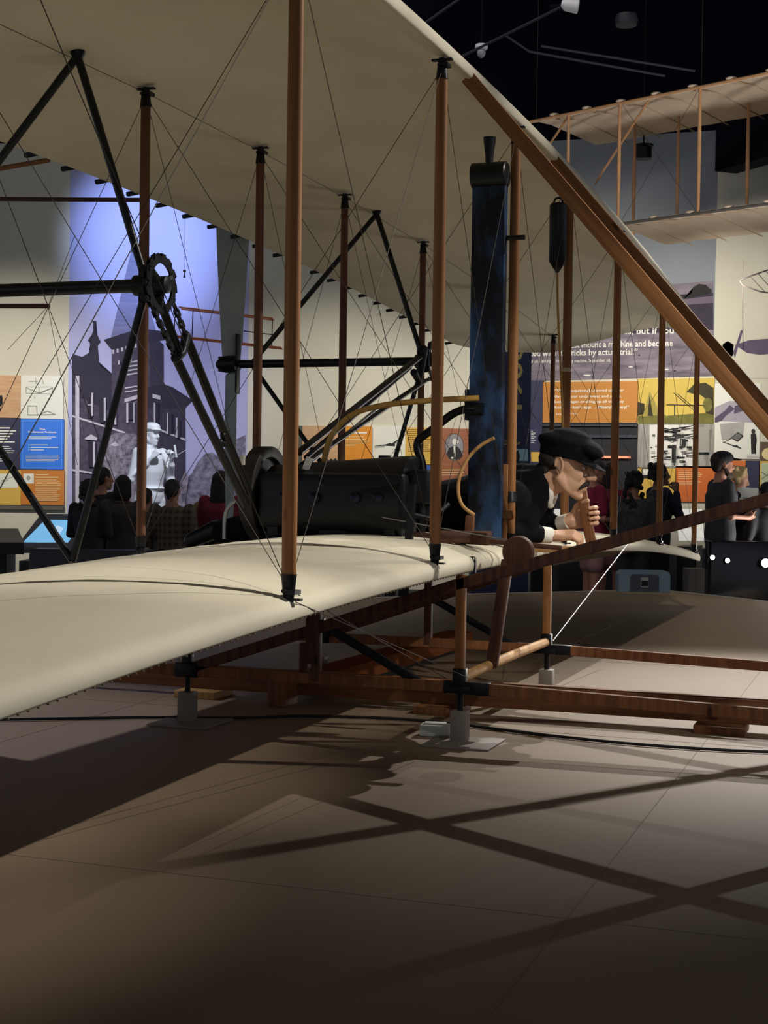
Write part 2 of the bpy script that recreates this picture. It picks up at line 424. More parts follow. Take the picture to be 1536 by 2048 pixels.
# propeller shafts, shaft braces, sprockets, propellers
for s in (-1, 1):
    y = 1.55*s; zc = 1.652
    b = MB(); b.tube([(-0.86, y, zc), (-2.0, y, zc)], 0.0235, 16); b.build('propeller_shaft', BLACK, FLY)
    top = V((XR, y, zl(y)+GAP-0.02)); bot = V((XR, y, zl(y)+0.01))
    for X in (-0.9, -1.93):
        rod('shaft_brace', top, (X, y, zc), 0.0145, BLACK, FLY); rod('shaft_brace', bot, (X, y, zc), 0.0135, BLACK, FLY)
    b = MB(); b.lathe([(0.024, -0.01), (0.028, 0), (0.018, 0.02)], top + V((0, 0, 0.012)), (0, 0, -1), 12); b.build('brace_socket', IRON, FLY)
    b = MB(); b.lathe([(0.02, -0.05), (0.036, -0.045), (0.036, 0.03), (0.026, 0.045)], (-0.9, y, zc), (1, 0, 0), 16)
    b.box((-0.9, y, zc), (0.05, 0.05, 0.12), bevel=0.01); b.build('shaft_bearing', IRON, FLY)
    # sprocket: toothed ring, spokes, hub (axis along X)
    b = MB(); X0 = -0.845; R = 0.098; nt_ = 34; T = M.Translation((X0-0.004, y, zc)) @ M.Rotation(PI/2, 4, 'Y')
    outer = []
    for k in range(nt_*2):
        a = 2*PI*k/(nt_*2); rr = R + (0.005 if k % 2 == 0 else -0.004); outer.append((rr*math.cos(a), rr*math.sin(a)))
    inner = [((R-0.024)*math.cos(2*PI*k/(nt_*2)), (R-0.024)*math.sin(2*PI*k/(nt_*2))) for k in range(nt_*2)]
    n2 = nt_*2
    lay = [[b.bm.verts.new(T @ V((p[0], p[1], z))) for p in q] for q in (outer, inner) for z in (0, 0.008)]
    for k in range(n2):
        j = (k+1) % n2
        b.bm.faces.new((lay[0][k], lay[0][j], lay[1][j], lay[1][k])); b.bm.faces.new((lay[2][j], lay[2][k], lay[3][k], lay[3][j]))
        b.bm.faces.new((lay[0][j], lay[0][k], lay[2][k], lay[2][j])); b.bm.faces.new((lay[1][k], lay[1][j], lay[3][j], lay[3][k]))
    for k in range(3):
        a = 2*PI*k/3+0.5; b.tube([(X0, y, zc), (X0, y+(R-0.02)*math.cos(a), zc+(R-0.02)*math.sin(a))], [0.014, 0.009], 8)
    b.lathe([(0.03, -0.02), (0.03, 0.025), (0.018, 0.03)], (X0, y, zc), (1, 0, 0), 16)
    b.build('sprocket', IRON, FLY)
    # propeller: twisted two-blade airscrew behind the wings, with hub
    b = MB(); secs = []; Xp = -2.06
    for i in range(-22, 23):
        r = i/22*1.3; a = abs(r)/1.3
        ch = 0.10 + 0.125*min(1, a*1.5) if a < 0.9 else 0.21*(1-((a-0.9)/0.12)**2)
        ch = max(ch, 0.05); tw = math.radians(62 - 40*a)*(1 if r >= 0 else -1)*s; tk = 0.03*(1-a*0.75)
        ring = []
        for k in range(12):
            q = 2*PI*k/12; u = math.cos(q)*ch/2; v = math.sin(q)*tk/2
            ring.append(b.bm.verts.new((Xp + u*math.sin(tw) - v*math.cos(tw), y + 0.01 + u*math.cos(tw) + v*math.sin(tw), zc + r)))
        secs.append(ring)
    for a, c in zip(secs, secs[1:]):
        for k in range(12): b.bm.faces.new((a[k], a[(k+1) % 12], c[(k+1) % 12], c[k])).smooth = True
    b.bm.faces.new(secs[0][::-1]); b.bm.faces.new(secs[-1])
    pr = b.build('propeller', GREYBLADE, FLY)
    b = MB(); b.lathe([(0.03, 0.05), (0.05, 0.045), (0.05, -0.03), (0.036, -0.06), (0.02, -0.085)], (Xp, y, zc), (1, 0, 0), 18)
    for k in range(6): b.box((Xp-0.04, y+0.04*math.cos(k*PI/3), zc+0.04*math.sin(k*PI/3)), (0.05, 0.016, 0.016))
    b.build('propeller_hub', IRON, pr)
    beam('blade_plate', (Xp+0.045, y, zc-0.17), (Xp+0.045, y, zc+0.17), 0.012, 0.05, IRON, pr)
# chains and their guide tubes, in the sprocket plane
XC = -0.85
def cp(px, py): return at(px, py, X=XC)
def chain(pts, parent):
    """roller chain as alternating link plates along pts"""
    pts = [V(p) for p in pts]; b = MB(); acc = 0.0; k = 0; st = 0.0245
    for a, c in zip(pts, pts[1:]):
        L = (c-a).length; d = (c-a).normalized()
        while acc < L:
            p = a + d*acc; fr = frame(p, p+d, (1, 0, 0)); R_ = fr.to_3x3()
            if k % 2 == 0:
                b.box(p + d*st/2 + V((0.007, 0, 0)), (0.003, 0.016, 0.03), R_); b.box(p + d*st/2 - V((0.007, 0, 0)), (0.003, 0.016, 0.03), R_)
            else: b.box(p + d*st/2, (0.009, 0.014, 0.028), R_)
            acc += st; k += 1
        acc -= L
    return b.build('drive_chain', IRON, parent)
yc, zc = -1.55, 1.652
arc = [(XC, yc + 0.1*math.cos(a), zc + 0.1*math.sin(a)) for a in [math.radians(q) for q in range(215, -40, -15)]]
j1 = cp(372, 672); j2 = cp(352, 716); e1 = cp(497, 985); e2 = cp(492, 1010)
chain([tuple(j2)] + arc + [tuple(j1)], FLY)
rod('chain_tube', j1, e1, 0.0165, PEWTER, FLY); rod('chain_tube', j2, e2, 0.0165, PEWTER, FLY)
rod('chain_tube_strut', cp(315, 590), j2*0.7+j1*0.3, 0.015, PEWTER, FLY)
b = MB(); b.limb([j1, (j1+j2)/2 + V((0, 0.012, -0.02)), j2], [0.018, 0.015, 0.019], 10)
b.build('chain_tube_yoke', IRON, FLY)
MB().limb([cp(446, 870), cp(449, 888), cp(440, 884)], 0.012, 10).build('chain_tube_yoke', IRON, FLY)
k1 = cp(866, 690); k2 = cp(868, 752); q1 = cp(598, 905); q2 = cp(604, 930)
yc = 1.55
arc = [(XC, yc + 0.1*math.cos(a), zc + 0.1*math.sin(a)) for a in [math.radians(q) for q in range(150, -110, -15)]]
chain([tuple(cp(838, 705))] + arc + [tuple(cp(842, 765))], FLY)
rod('chain_tube', cp(842, 712), q1, 0.0165, PEWTER, FLY); rod('chain_tube', cp(850, 762), q2, 0.013, PEWTER, FLY)
rod('chain_tube', cp(760, 812), cp(622, 925), 0.007, STEEL, FLY)
rod('chain_tube_strut', cp(820, 735), cp(612, 915), 0.012, PEWTER, FLY)
b = MB(); b.limb([cp(828, 745), cp(838, 765), cp(845, 700)], [0.02, 0.016, 0.03], 10); b.build('chain_tube_yoke', IRON, FLY)

# engine
EN = bpy.data.objects.new('engine', None); COL.objects.link(EN); EN.location = (-0.7, -0.25, 0.74); EN.parent = FLY; EN.matrix_parent_inverse = wm(FLY).inverted()
b = MB(); b.box((-0.66, -0.25, 0.905), (0.66, 0.36, 0.24), bevel=0.035); b.tube([(-0.98, -0.25, 0.9), (-0.35, -0.25, 0.9)], (0.155, 0.2), 20, upv=(0, 0, 1)); b.build('crankcase', BLACK, EN)
b = MB(); b.tube([(-0.72, -0.34, 0.775), (-0.42, -0.34, 0.785)], [0.05, 0.04], 14); b.build('oil_pan', BLACK, EN)
for x in (-0.86, -0.72, -0.54, -0.44):
    MB().lathe([(0.0, 0.012), (0.012, 0.012), (0.022, 0.006), (0.024, -0.01)], (x, -0.442, 0.92+0.012*(x+0.6)), (0, -1, 0), 12).build('inspection_cap', mat('blue_black_cap', (26, 30, 44), 0.3, 0.6), EN)
b = MB(); b.lathe([(0.03, -0.045), (0.19, -0.04), (0.205, -0.03), (0.205, 0.03), (0.19, 0.036), (0.16, 0.03), (0.15, 0.012), (0.05, 0.012), (0.04, 0.05)], (-1.03, -0.25, 0.93), (1, 0, 0), 40); b.build('flywheel', mat('flywheel_iron', (52, 48, 46), 0.55, 0.4, var=0.3, scale=9), EN)
for x, y in ((-0.4, -0.4), (-0.4, -0.12), (-0.92, -0.4), (-0.92, -0.12)):
    b = MB(); b.box((x, y, 0.82), (0.05, 0.03, 0.2), bevel=0.006); b.box((x, y, 0.735), (0.07, 0.05, 0.02), bevel=0.004); b.build('engine_foot', BLACK, EN)
b = MB(); b.lathe([(0.05, 0), (0.075, 0.01), (0.075, 0.05), (0.03, 0.06)], (-0.34, -0.25, 0.92), (1, 0, 0), 22); b.tube([(-0.3, -0.25, 0.92), (-0.24, -0.25, 0.92)], 0.02, 10); b.build('timing_gear', IRON, EN)
b = MB(); b.box((-0.3, -0.3, 0.97), (0.09, 0.12, 0.14), bevel=0.012); b.tube([(-0.33, -0.38, 0.86), (-0.25, -0.32, 0.84), (-0.2, -0.25, 0.9)], 0.012, 8); b.tube([(-0.3, -0.3, 1.0), (-0.3, -0.3, 0.74)], 0.02, 10); b.build('valve_gear', IRON, EN)
b = MB()
for k in range(4): b.tube([(-0.9+k*0.15, -0.2, 1.0), (-0.9+k*0.15, -0.2, 1.06)], [0.035, 0.03], 10)
b.box((-0.665, -0.2, 1.045), (0.6, 0.05, 0.02)); b.build('cylinder_cap', BLACK, EN)
b = MB(); b.box((-0.79, -0.35, 1.06), (0.03, 0.004, 0.055), Euler((0, 0.35, 0)).to_matrix()); b.build('paper_tag', mat('white_tag', (226, 222, 210), 0.7), EN)
pipe('exhaust_pipe', [(-0.34, -0.2, 0.8), (-0.335, -0.18, 1.0), (-0.345, -0.15, 1.07), (-0.385, -0.15, 1.16), (-0.31, -0.14, 1.21), (-0.2, -0.13, 1.3), (-0.11, -0.09, 1.3)], 0.0175, PEWTER, EN)
pipe('water_hose', [tuple(at(648, 942, Y=-0.2)), tuple(at(649, 910, Y=-0.2)), tuple(at(662, 868, Y=-0.2)), tuple(at(700, 828, Y=-0.18)), tuple(at(760, 810, Y=-0.17)), tuple(at(850, 801, Y=-0.15)), tuple(at(958, 796, Y=-0.1))], 0.0125, HOSE, EN)
beam('gauge_box', (-0.57, 0.0, 1.0), (-0.57, 0.0, 1.105), 0.05, 0.03, BLACK, EN)
pipe('oil_cup', [(-1.1, -0.5, 0.74), (-1.1, -0.5, 0.86), (-1.05, -0.5, 0.9)], 0.008, STEEL, EN)
b = MB(); b.tube([(-1.02, -0.5, 1.05), (-1.02, -0.5, 1.09)], 0.011, 10); b.build('glass_oiler', mat('milky_glass', (190, 185, 170), 0.2), EN)
b = MB(); b.box((-0.28, -0.5, 0.85), (0.03, 0.03, 0.26), Euler((0, 0.06, 0)).to_matrix(), 0.004); b.box((-0.26, -0.5, 0.722), (0.09, 0.04, 0.012), bevel=0.003); b.build('starter_lever', IRON, FLY)

# radiator on the front strut
b = MB(); b.box((-0.093, -0.065, 1.5), (0.145, 0.05, 1.5), bevel=0.006); rad = b.build('radiator', PATINA, FLY)
b = MB(); b.lathe([(0.02, -0.005), (0.056, 0.0), (0.056, 0.145), (0.05, 0.15)], (-0.168, -0.066, 2.285), (1, 0, 0), 22); b.build('radiator_tank', BLACK, rad)
b = MB(); b.lathe([(0.016, 0), (0.018, 0.04), (0.027, 0.11), (0.028, 0.115), (0.02, 0.116)], (-0.098, -0.066, 2.33), (0, 0, 1), 16); b.build('filler_funnel', BLACK, rad)
rod('radiator_clamp', (-0.03, -0.06, 2.02), (0.06, -0.06, 2.02), 0.011, BLACK, rad)
b = MB(); b.box((-0.175, -0.066, 1.32), (0.02, 0.04, 0.13), bevel=0.004); b.tube([(-0.16, -0.09, 1.3), (-0.1, -0.095, 1.3)], 0.026, 12); b.build('hose_flange', IRON, rad)
b = MB(); b.box((-0.03, -0.03, 0.9), (0.05, 0.01, 0.34), bevel=0.003); b.box((-0.005, -0.03, 0.86), (0.06, 0.045, 0.035), bevel=0.004); b.build('strut_splint', SPRUCE, rad)
pipe('bent_stick', [tuple(at(988, 876, Y=-0.2)), tuple(at(955, 893, Y=-0.2)), tuple(at(925, 930, Y=-0.2)), tuple(at(914, 975, Y=-0.2)), tuple(at(922, 1012, Y=-0.2)), tuple(at(949, 1030, Y=-0.2))], 0.0075, PALEWOOD, FLY)
# fuel tank with its line on the next front strut
b = MB(); b.lathe([(0.001, 0), (0.007, 0.002), (0.042, 0.055), (0.042, 0.33), (0.036, 0.337), (0.001, 0.338)], (-0.035, 0.97, 2.02), (0, 0, 1), 22); tk = b.build('fuel_tank', BLACK, FLY)
pipe('tank_handle', [(-0.06, 0.97, 2.355), (-0.05, 0.97, 2.385), (-0.02, 0.97, 2.385), (-0.012, 0.97, 2.355)], 0.005, BLACK, tk)
pipe('fuel_line', [(-0.035, 0.97, 2.02), (-0.03, 0.97, 1.85), (-0.015, 0.98, 1.6), (0.0, 1.0, 1.3), (0.0, 1.02, 1.0)], 0.006, BRASS, tk)
b = MB(); b.tube([(0, 1.06, 1.545), (0, 1.06, 1.565)], (0.026, 0.02), 14, upv=(1, 0, 0)); b.build('tape_band', mat('pale_tape', (190, 176, 140), 0.7), FLY)
b = MB(); b.tube([(0, 0.0, 0.915), (0, 0.0, 0.955)], (0.03, 0.024), 14, upv=(1, 0, 0)); b.build('black_tape_band', BLACK, FLY)

# hip cradle frame, pulley wheel, control lever, rods on the wing in front of the engine
beam('cradle_rail', (-0.32, -0.33, 0.775), (0.3, -0.33, 0.735), 0.022, 0.02, DARKWOOD, FLY)
beam('cradle_rail', (-0.25, -0.2, 0.765), (0.02, -0.42, 0.765), 0.02, 0.05, DARKWOOD, FLY)
beam('cradle_rail', (-0.2, -0.45, 0.77), (0.0, -0.3, 0.77), 0.02, 0.05, DARKWOOD, FLY)
beam('cradle_peg', (-0.095, -0.3, 0.76), (-0.09, -0.3, 0.855), 0.035, 0.025, REDWOOD, FLY)
b = MB(); b.lathe([(0.01, -0.02), (0.058, -0.018), (0.064, -0.006), (0.064, 0.006), (0.058, 0.018), (0.01, 0.02)], (0.165, -0.5, 0.722), (0, 1, 0), 28); b.build('pulley_wheel', DARKWOOD, FLY)
rod('brace_wire', (-0.4, -0.5, 0.845), (0.1, -0.42, 0.765), 0.0025, STEEL, FLY)
rod('control_chain', (0.07, 0.3, 0.765), (0.27, 0.36, 0.80), 0.0035, IRON, FLY)
lev = beam('control_lever', (0.282, 0.36, 0.71), (0.228, 0.36, 0.972), 0.044, 0.026, REDWOOD, FLY, (1, 0, 0))
beam('cradle_rail', (0.05, 0.22, 0.705), (0.31, 0.22, 0.705), 0.03, 0.03, PALEWOOD, FLY)
# rudder booms reaching aft from the trailing edges
for a, c, Yb in (((0, 398), (292, 400), 0.3), ((0, 612), (98, 612), -0.35)):
    rod('rudder_boom', at(*a, Y=Yb), at(*c, Y=Yb), 0.011, DARKWOOD, FLY)
rod('rudder_boom', at(0, 337, Y=-0.35), at(98, 320, Y=-0.35), 0.011, SPRUCE, FLY)
bn = at(96, 613, Y=-0.35)
for q in ((45, 480), (150, 470), (15, 700), (155, 930)): rod('brace_wire', bn, at(*q, Y=-0.35), WR, WIRE, FLY, 6)

# ------------------------------------------------------------------ what stands on the platform beneath
GREYPOST = mat('grey_painted_steel', (126, 116, 104), 0.6, var=0.08)
def stand(x, y, ztop, label):
    r = empty('support_stand', (x, y, 0), label, 'stand', 'square grey posts under the skids')
    b = MB(); b.box((x, y, ztop/2), (0.062, 0.062, ztop), bevel=0.003); b.build('post', GREYPOST, r)
    b = MB(); b.box((x+0.02, y-0.01, 0.004), (0.26, 0.26, 0.008), bevel=0.002); b.build('base_plate', GREYPOST, r)
    b = MB(); b.lathe([(0.012, 0), (0.012, 0.07), (0.02, 0.09)], (x, y, ztop), (0, 0, 1), 12); b.build('support_pin', IRON, r)
stand(0.003, -0.72, 0.125, 'grey square post stand carrying the front of the near skid beside the white box')
stand(-1.15, -0.72, 0.125, 'grey square post stand in shadow under the rear of the near skid')
stand(0.003, 0.72, 0.115, 'grey square post stand carrying the front of the far skid')
stand(-1.15, 0.72, 0.115, 'grey square post stand under the rear of the far skid')
RL = empty('launch_rail', (0, 0, 0.03), 'long reddish wooden plank rail lying lengthwise under the airplane', 'rail')
beam('rail_plank', (-2.6, 0, 0.083), (2.6, 0, 0.083), 0.1, 0.05, REDWOOD, RL, (0, 0, 1))
beam('rail_cap', (-2.6, 0.0, 0.136), (2.6, 0.0, 0.136), 0.006, 0.036, STEEL if False else REDWOOD, RL, (0, 0, 1))
RL2 = beam('wooden_plank', (-0.95, 0.06, 0.075), (-0.89, 2.3, 0.075), 0.08, 0.16, mat('matte_plank', (112, 66, 40), 0.9, var=0.2, scale=5, spec=0.0), None, (0, 0, 1))
tag(RL2, 'wide wooden plank lying crosswise behind the long rail with its end grain showing', 'plank')
RL3 = beam('wooden_plank', (0.15, 0.62, 0.03), (2.4, 0.3, 0.03), 0.05, 0.05, DARKWOOD, None, (0, 0, 1)); tag(RL3, 'narrow dark plank lying on the platform behind the long rail at the right', 'plank')
for x, lab in ((-1.42, 'pale wooden block under the left end of the rail'), (0.9, 'brown wooden block under the right part of the rail'), (-0.28, 'brown wooden block under the middle of the rail')):
    o = MB().box((x, -0.03, 0.0165), (0.2, 0.2, 0.033), bevel=0.002).build('wooden_block', PALEWOOD if x < -1 else REDWOOD); tag(o, lab, 'block', 'wooden blocks under the launch rail')
o = MB().box((-0.985, -0.13, 0.055), (0.08, 0.15, 0.11), None, 0.004).build('wooden_block', REDWOOD); tag(o, 'thick block with end grain in front of the rail, in line with the cross plank', 'block')
BR = empty('release_catch', (-0.17, -0.06, 0.0), 'small wooden catch with a steel eye on the side of the rail', 'catch')
b = MB(); b.box((-0.17, -0.09, 0.125), (0.11, 0.06, 0.03), bevel=0.006); b.box((-0.19, -0.1, 0.05), (0.018, 0.018, 0.12)); b.build('catch_block', DARKWOOD, BR)
b = MB(); b.lathe([(0.004, 0), (0.012, 0.002), (0.012, 0.008), (0.004, 0.01)], (-0.215, -0.125, 0.125), (0, -1, 0), 14); b.build('steel_eye', STEEL, BR)
JB = empty('junction_box', (-0.13, -0.6, 0), 'white plastic junction box on the platform beside the front post', 'junction box')
WPL = mat('white_plastic', (200, 202, 190), 0.5)
b = MB(); b.box((-0.13, -0.6, 0.022), (0.12, 0.075, 0.044), Euler((0, 0, 0.15)).to_matrix(), 0.006); b.build('box_body', WPL, JB)
b = MB(); b.box((-0.135, -0.595, 0.046), (0.085, 0.05, 0.008), Euler((0, 0, 0.15)).to_matrix(), 0.003); b.build('box_lid', WPL, JB)
cb = pipe('power_cable', [tuple(at(-60, 1440, Z=0.008)), tuple(at(200, 1436, Z=0.008)), tuple(at(330, 1434, Z=0.008)), tuple(at(470, 1437, Z=0.008)), tuple(at(620, 1430, Z=0.008)), tuple(at(860, 1440, Z=0.008)), tuple(at(1050, 1466, Z=0.008)), tuple(at(1300, 1492, Z=0.008)), tuple(at(1600, 1508, Z=0.008)), tuple(at(2100, 1500, Z=0.008)), tuple(at(2900, 1400, Z=0.008))], 0.006, mat('black_rubber', (20, 19, 20), 0.6), None)
tag(cb, 'black rubber cable running along the platform in front of the rail', 'cable')
# ------------------------------------------------------------------ the gallery shell
FH = V((FW.x, FW.y, 0)).normalized(); RH = V((FH.y, -FH.x, 0))
HALL = -0.42; CEIL = 8.4
class Wall:
    def __init__(s, O, u, n): s.O = V(O); s.u = V(u); s.n = V(n)
    def uv(s, px, py):
        v = FW + RT*((px-768)/F) - UP*((py-1024)/F); t = (s.O-CAM).dot(s.n)/v.dot(s.n); p = CAM + v*t
        return ((p-s.O).dot(s.u), p.z)
    def p(s, u, z, off=0.0): return s.O + s.u*u + V((0, 0, z-s.O.z)) + s.n*off
    def scale(s, px, py):
        a = s.uv(px, py); b = s.uv(px, py-10); return abs(b[1]-a[1])/10
    def T(s, u, z, off=0.0):
        mm = M.Identity(4); zz = V((0, 0, 1)); q = s.p(u, z, off)
        for i in range(3): mm[i][0] = s.u[i]; mm[i][1] = zz[i]; mm[i][2] = s.n[i]; mm[i][3] = q[i]
        return mm
WM = Wall(V((CAM.x, CAM.y, 0)) + FH*19.5, RH, -FH)
WR_ = Wall((0, 13.0, 0), (1, 0, 0), (0, -1, 0))
PLASTER = mat('painted_plaster', (205, 201, 184), 0.9, var=0.03, scale=2)
GREYWALL = mat('blue_grey_wall', (140, 144, 150), 0.9, var=0.04, scale=2)
CARPET = mat('dark_carpet', (40, 38, 40), 0.95, var=0.2, scale=60)
CEILM = mat('black_ceiling_paint', (14, 14, 28), 0.95, spec=0.1)
def struct(o): o['kind'] = 'structure'; return o
struct(MB().box((0, 3, HALL-0.05), (40, 36, 0.1)).build('floor', CARPET))
struct(MB().box((0, 3, CEIL+0.05), (40, 36, 0.1)).build('ceiling', CEILM))
s1 = 1.955
b = MB(); T = WM.T(-14, HALL); b.prism([(0, 0), (14+s1, 0), (14+s1, 5.44-HALL), (0, 5.44-HALL)], -0.2, T); struct(b.build('wall_back', PLASTER))
b = MB(); b.prism([(0, 0), (14+s1, 0), (14+s1, CEIL-5.44), (0, CEIL-5.44)], -0.2, WM.T(-14, 5.44)); struct(b.build('trim_8', CEILM))
xr0 = WM.p(s1, 0).x
b = MB(); T = WR_.T(xr0, HALL); b.prism([(0, 0), (14, 0), (14, 5.44-HALL), (0, 5.44-HALL)], -0.2, T); struct(b.build('wall_right', PLASTER))
b = MB(); T = WR_.T(xr0, 5.44); b.prism([(0, 0), (14, 0), (14, CEIL-5.44), (0, CEIL-5.44)], -0.3, T); struct(b.build('trim_1', CEILM))
# platform
PLAT = mat('grey_painted_platform', (130, 111, 89), 0.62, var=0.10, scale=1.6, bump=0.05, bscale=14, spec=0.35)
pp = [(-5.2, -7.5), (-5.6, 0.5), (-4.6, 3.35), (-2.85, 5.62), (-2.02, 6.74), (-0.94, 7.82), (-0.5, 8.04), (0.02, 7.61), (0.49, 7.16), (3.8, 3.9), (5.0, 1.5), (5.2, -7.5)]
struct(MB().prism(pp, 0.36, M.Translation((0, 0, -0.36))).build('platform', PLAT))
struct(MB().prism([(x*1.002, y*1.002) for x, y in pp], 0.06, M.Translation((0, 0, HALL))).build('trim_2', IRON))
edge = MB()
for a, c in zip(pp[1:], pp[2:-1]):
    fr = frame((a[0], a[1], -0.012), (c[0], c[1], -0.012), (0, 0, 1)); L = (V(a)-V(c)).length
    edge.box(fr @ V((0, 0, L/2)), (0.03, 0.02, L+0.01), fr.to_3x3())
struct(edge.build('trim_3', mat('edge_strip', (196, 196, 190), 0.5)))
# seams between the platform sheets
b = MB()
for x0, y0, x1, y1 in ((-1.2, -3.4, 5, -3.2),): pass
for k in range(-3, 6): b.box((1.22*k-0.35, 0, 0.0004), (0.004, 9.5, 0.0008))
for k in range(-2, 2): b.box((0, 2.44*k-0.35, 0.0004), (9, 0.004, 0.0008))
struct(b.build('platform_seam', mat('seam_line', (122, 104, 83), 0.8)))  # joint lines in one slightly darker tone than the sheets

# ------------------------------------------------------------------ printed panels and murals on the walls
def cm(rgb): return mat('print_%02x%02x%02x' % tuple(rgb), rgb, 0.8, spec=0.2)
def board(name, label, cat, W, x0, y0, x1, y1, th, m_, off=0.0, group=None):
    a = W.uv(x0, y0); c = W.uv(x1, y1); yl = W.uv(x0, y1)[1]; u0, u1 = a[0], c[0]; z1 = a[1]; z0 = c[1]
    o = MB().prism([(0, 0), (u1-u0, 0), (u1-u0, z1-z0), (0, z1-z0)], th, W.T(u0, z0, off+0.002)).build(name, m_)
    return tag(o, label, cat, group)
def art(name, W, polys, parent, off):
    """printed shapes: list of (material, [(px,py)...]); each sits a hair above the last"""
    b = MB(); ms = []
    for k, (m_, pts) in enumerate(polys):
        if m_ not in ms: ms.append(m_)
        q = [W.uv(*p) for p in pts]
        f = b.bm.faces.new([b.bm.verts.new(W.p(u, z, off + 0.001 + 0.0009*k)) for u, z in q]); f.material_index = ms.index(m_)
    me = bpy.data.meshes.new(name)
    bmesh.ops.triangulate(b.bm, faces=b.bm.faces[:]); 
    for f in b.bm.faces:
        if f.normal.dot(W.n) < 0: f.normal_flip()
    b.bm.to_mesh(me); b.bm.free()
    return put(name, me, ms, parent)
def rect(x0, y0, x1, y1, dy=0): return [(x0, y0), (x1, y0+dy), (x1, y1+dy), (x0, y1)]
def circ(x, y, rx, ry, n=20, j=0.0): return [(x+rx*(1+random.uniform(-j, j))*math.cos(2*PI*k/n), y+ry*(1+random.uniform(-j, j))*math.sin(2*PI*k/n)) for k in range(n)]
def lettering(W, s, x, y, hpx, m_, parent, off, wpx=None, bold=0.012, align='LEFT', rot=0.0):
    sc = W.scale(x, y); size = hpx*sc/0.70
    me = text_mesh(s, size, bold, align)
    u, z = W.uv(x, y); T = W.T(u, z, off+0.001)
    if wpx:
        xs = [v.co.x for v in me.vertices]; wd = max(xs)-min(xs); want = abs(W.uv(x+wpx/2, y)[0]-W.uv(x-wpx/2, y)[0])
        SX = M.Diagonal((want/wd, 1, 1, 1))
    else: SX = M.Identity(4)
    T = T @ M.Rotation(rot, 4, 'Z') @ SX
    return put('lettering', me, m_, parent, T)
def lines(W, x, ys, widths, hpx, m_, parent, off, name='text_lines'):
    return art(name, W, [(m_, rect(x, y-hpx/2, x+w_, y+hpx/2)) for y, w_ in zip(ys, widths)], parent, off)
WHITE = mat('white_ink', (232, 230, 220), 0.8); CREAMINK = mat('cream_ink', (226, 206, 150), 0.8)
NAVY = mat('navy_panel', (32, 34, 72), 0.6); BLUE = mat('bright_blue_panel', (20, 112, 226), 0.55); OCHRE = mat('ochre_panel', (196, 118, 34), 0.6)
YELLOW = mat('yellow_panel', (212, 172, 72), 0.6); ORANGE = mat('orange_panel', (206, 102, 30), 0.6); WOODP = mat('birch_print', (206, 168, 128), 0.6, rgb2=(190, 144, 104), scale=3, stretch=(1, 1, 9))
WHITEP = mat('white_panel', (224, 224, 214), 0.7); INK = mat('black_ink', (34, 32, 34), 0.8); PURP = mat('purple_ink', (88, 76, 100), 0.8)
AMBER = mat('amber_panel', (188, 122, 36), 0.6)

# left text panels
p = board('text_panel', 'pale birch panel with dark painted figures, top left of the left panel group', 'panel', WM, -60, 750, 42, 836, 0.03, WOODP)
art('painted_figure', WM, [(INK, [(-2, 793), (5, 790), (7, 798), (3, 803), (7, 808), (2, 814), (-3, 812)]), (INK, [(-4, 818), (4, 816), (3, 822), (-4, 826)])], p, 0.032)
p = board('drawing_panel', 'white panel with pencil drawings of biplane frames above the bright blue panel', 'panel', WM, 42, 752, 127, 838, 0.02, WHITEP)
GREYINK = mat('pencil_grey', (150, 152, 146), 0.8)
def stroke(x0, y0, x1, y1, w_=0.7):
    L = math.hypot(x1-x0, y1-y0); nx, ny = -(y1-y0)/L*w_, (x1-x0)/L*w_
    return [(x0+nx, y0+ny), (x1+nx, y1+ny), (x1-nx, y1-ny), (x0-nx, y0-ny)]
art('pencil_drawing', WM, [(GREYINK, stroke(*q)) for q in ((53, 774, 105, 774), (53, 787, 106, 788), (53, 774, 53, 787), (79, 774, 79, 788), (106, 774, 106, 788), (58, 763, 76, 763), (72, 756, 73, 768), (84, 756, 88, 768), (56, 812, 75, 812), (57, 812, 56, 830), (74, 812, 75, 830), (56, 830, 112, 829), (84, 827, 96, 822), (96, 822, 112, 829), (70, 794, 71, 797), (55, 776, 78, 786), (80, 786, 105, 776))], p, 0.022)
p = board('text_panel', 'dark navy panel with white bold paragraph, left edge', 'panel', WM, -60, 836, 42, 939, 0.03, NAVY)
lines(WM, -50, (856, 862, 867.5, 873, 878, 884), (72, 83, 77, 72, 66, 81), 2.6, WHITE, p, 0.033); lines(WM, -50, (893, 897, 901.5, 905.5, 913.5, 918, 922), (70, 74, 80, 78, 70, 73, 68), 1.3, WHITE, p, 0.033)
p = board('text_panel', 'bright blue panel headed Three Fundamental Problems', 'panel', WM, 42, 838, 128, 939, 0.03, BLUE)
LB = mat('light_blue_ink', (96, 164, 240), 0.7)
art('panel_border', WM, [(LB, rect(46, 841, 125, 842)), (LB, rect(46, 935, 125, 936)), (LB, rect(46, 841, 47, 936)), (LB, rect(124, 841, 125, 936))], p, 0.033)
lettering(WM, 'Three', 85.5, 860, 3.4, WHITE, p, 0.033, 12, 0.02, 'CENTER'); lettering(WM, 'Fundamental Problems', 85.5, 866, 3.6, WHITE, p, 0.033, 56, 0.02, 'CENTER')
lines(WM, 58, (874, 877.5), (55, 46), 1.2, WHITE, p, 0.033); lines(WM, 62, (890, 895, 900), (34, 56, 27), 1.5, WHITE, p, 0.033); lines(WM, 53, (910, 913, 916, 919, 922), (66, 66, 68, 65, 58), 0.9, CREAMINK, p, 0.033)
art('bullet', WM, [(LB, circ(59, y_, 2, 2, 10)) for y_ in (890, 895, 900)], p, 0.033)
p = board('text_panel', 'sand yellow panel with a white sketch at the lower left edge', 'panel', WM, -60, 939, 43, 1010, 0.03, YELLOW)
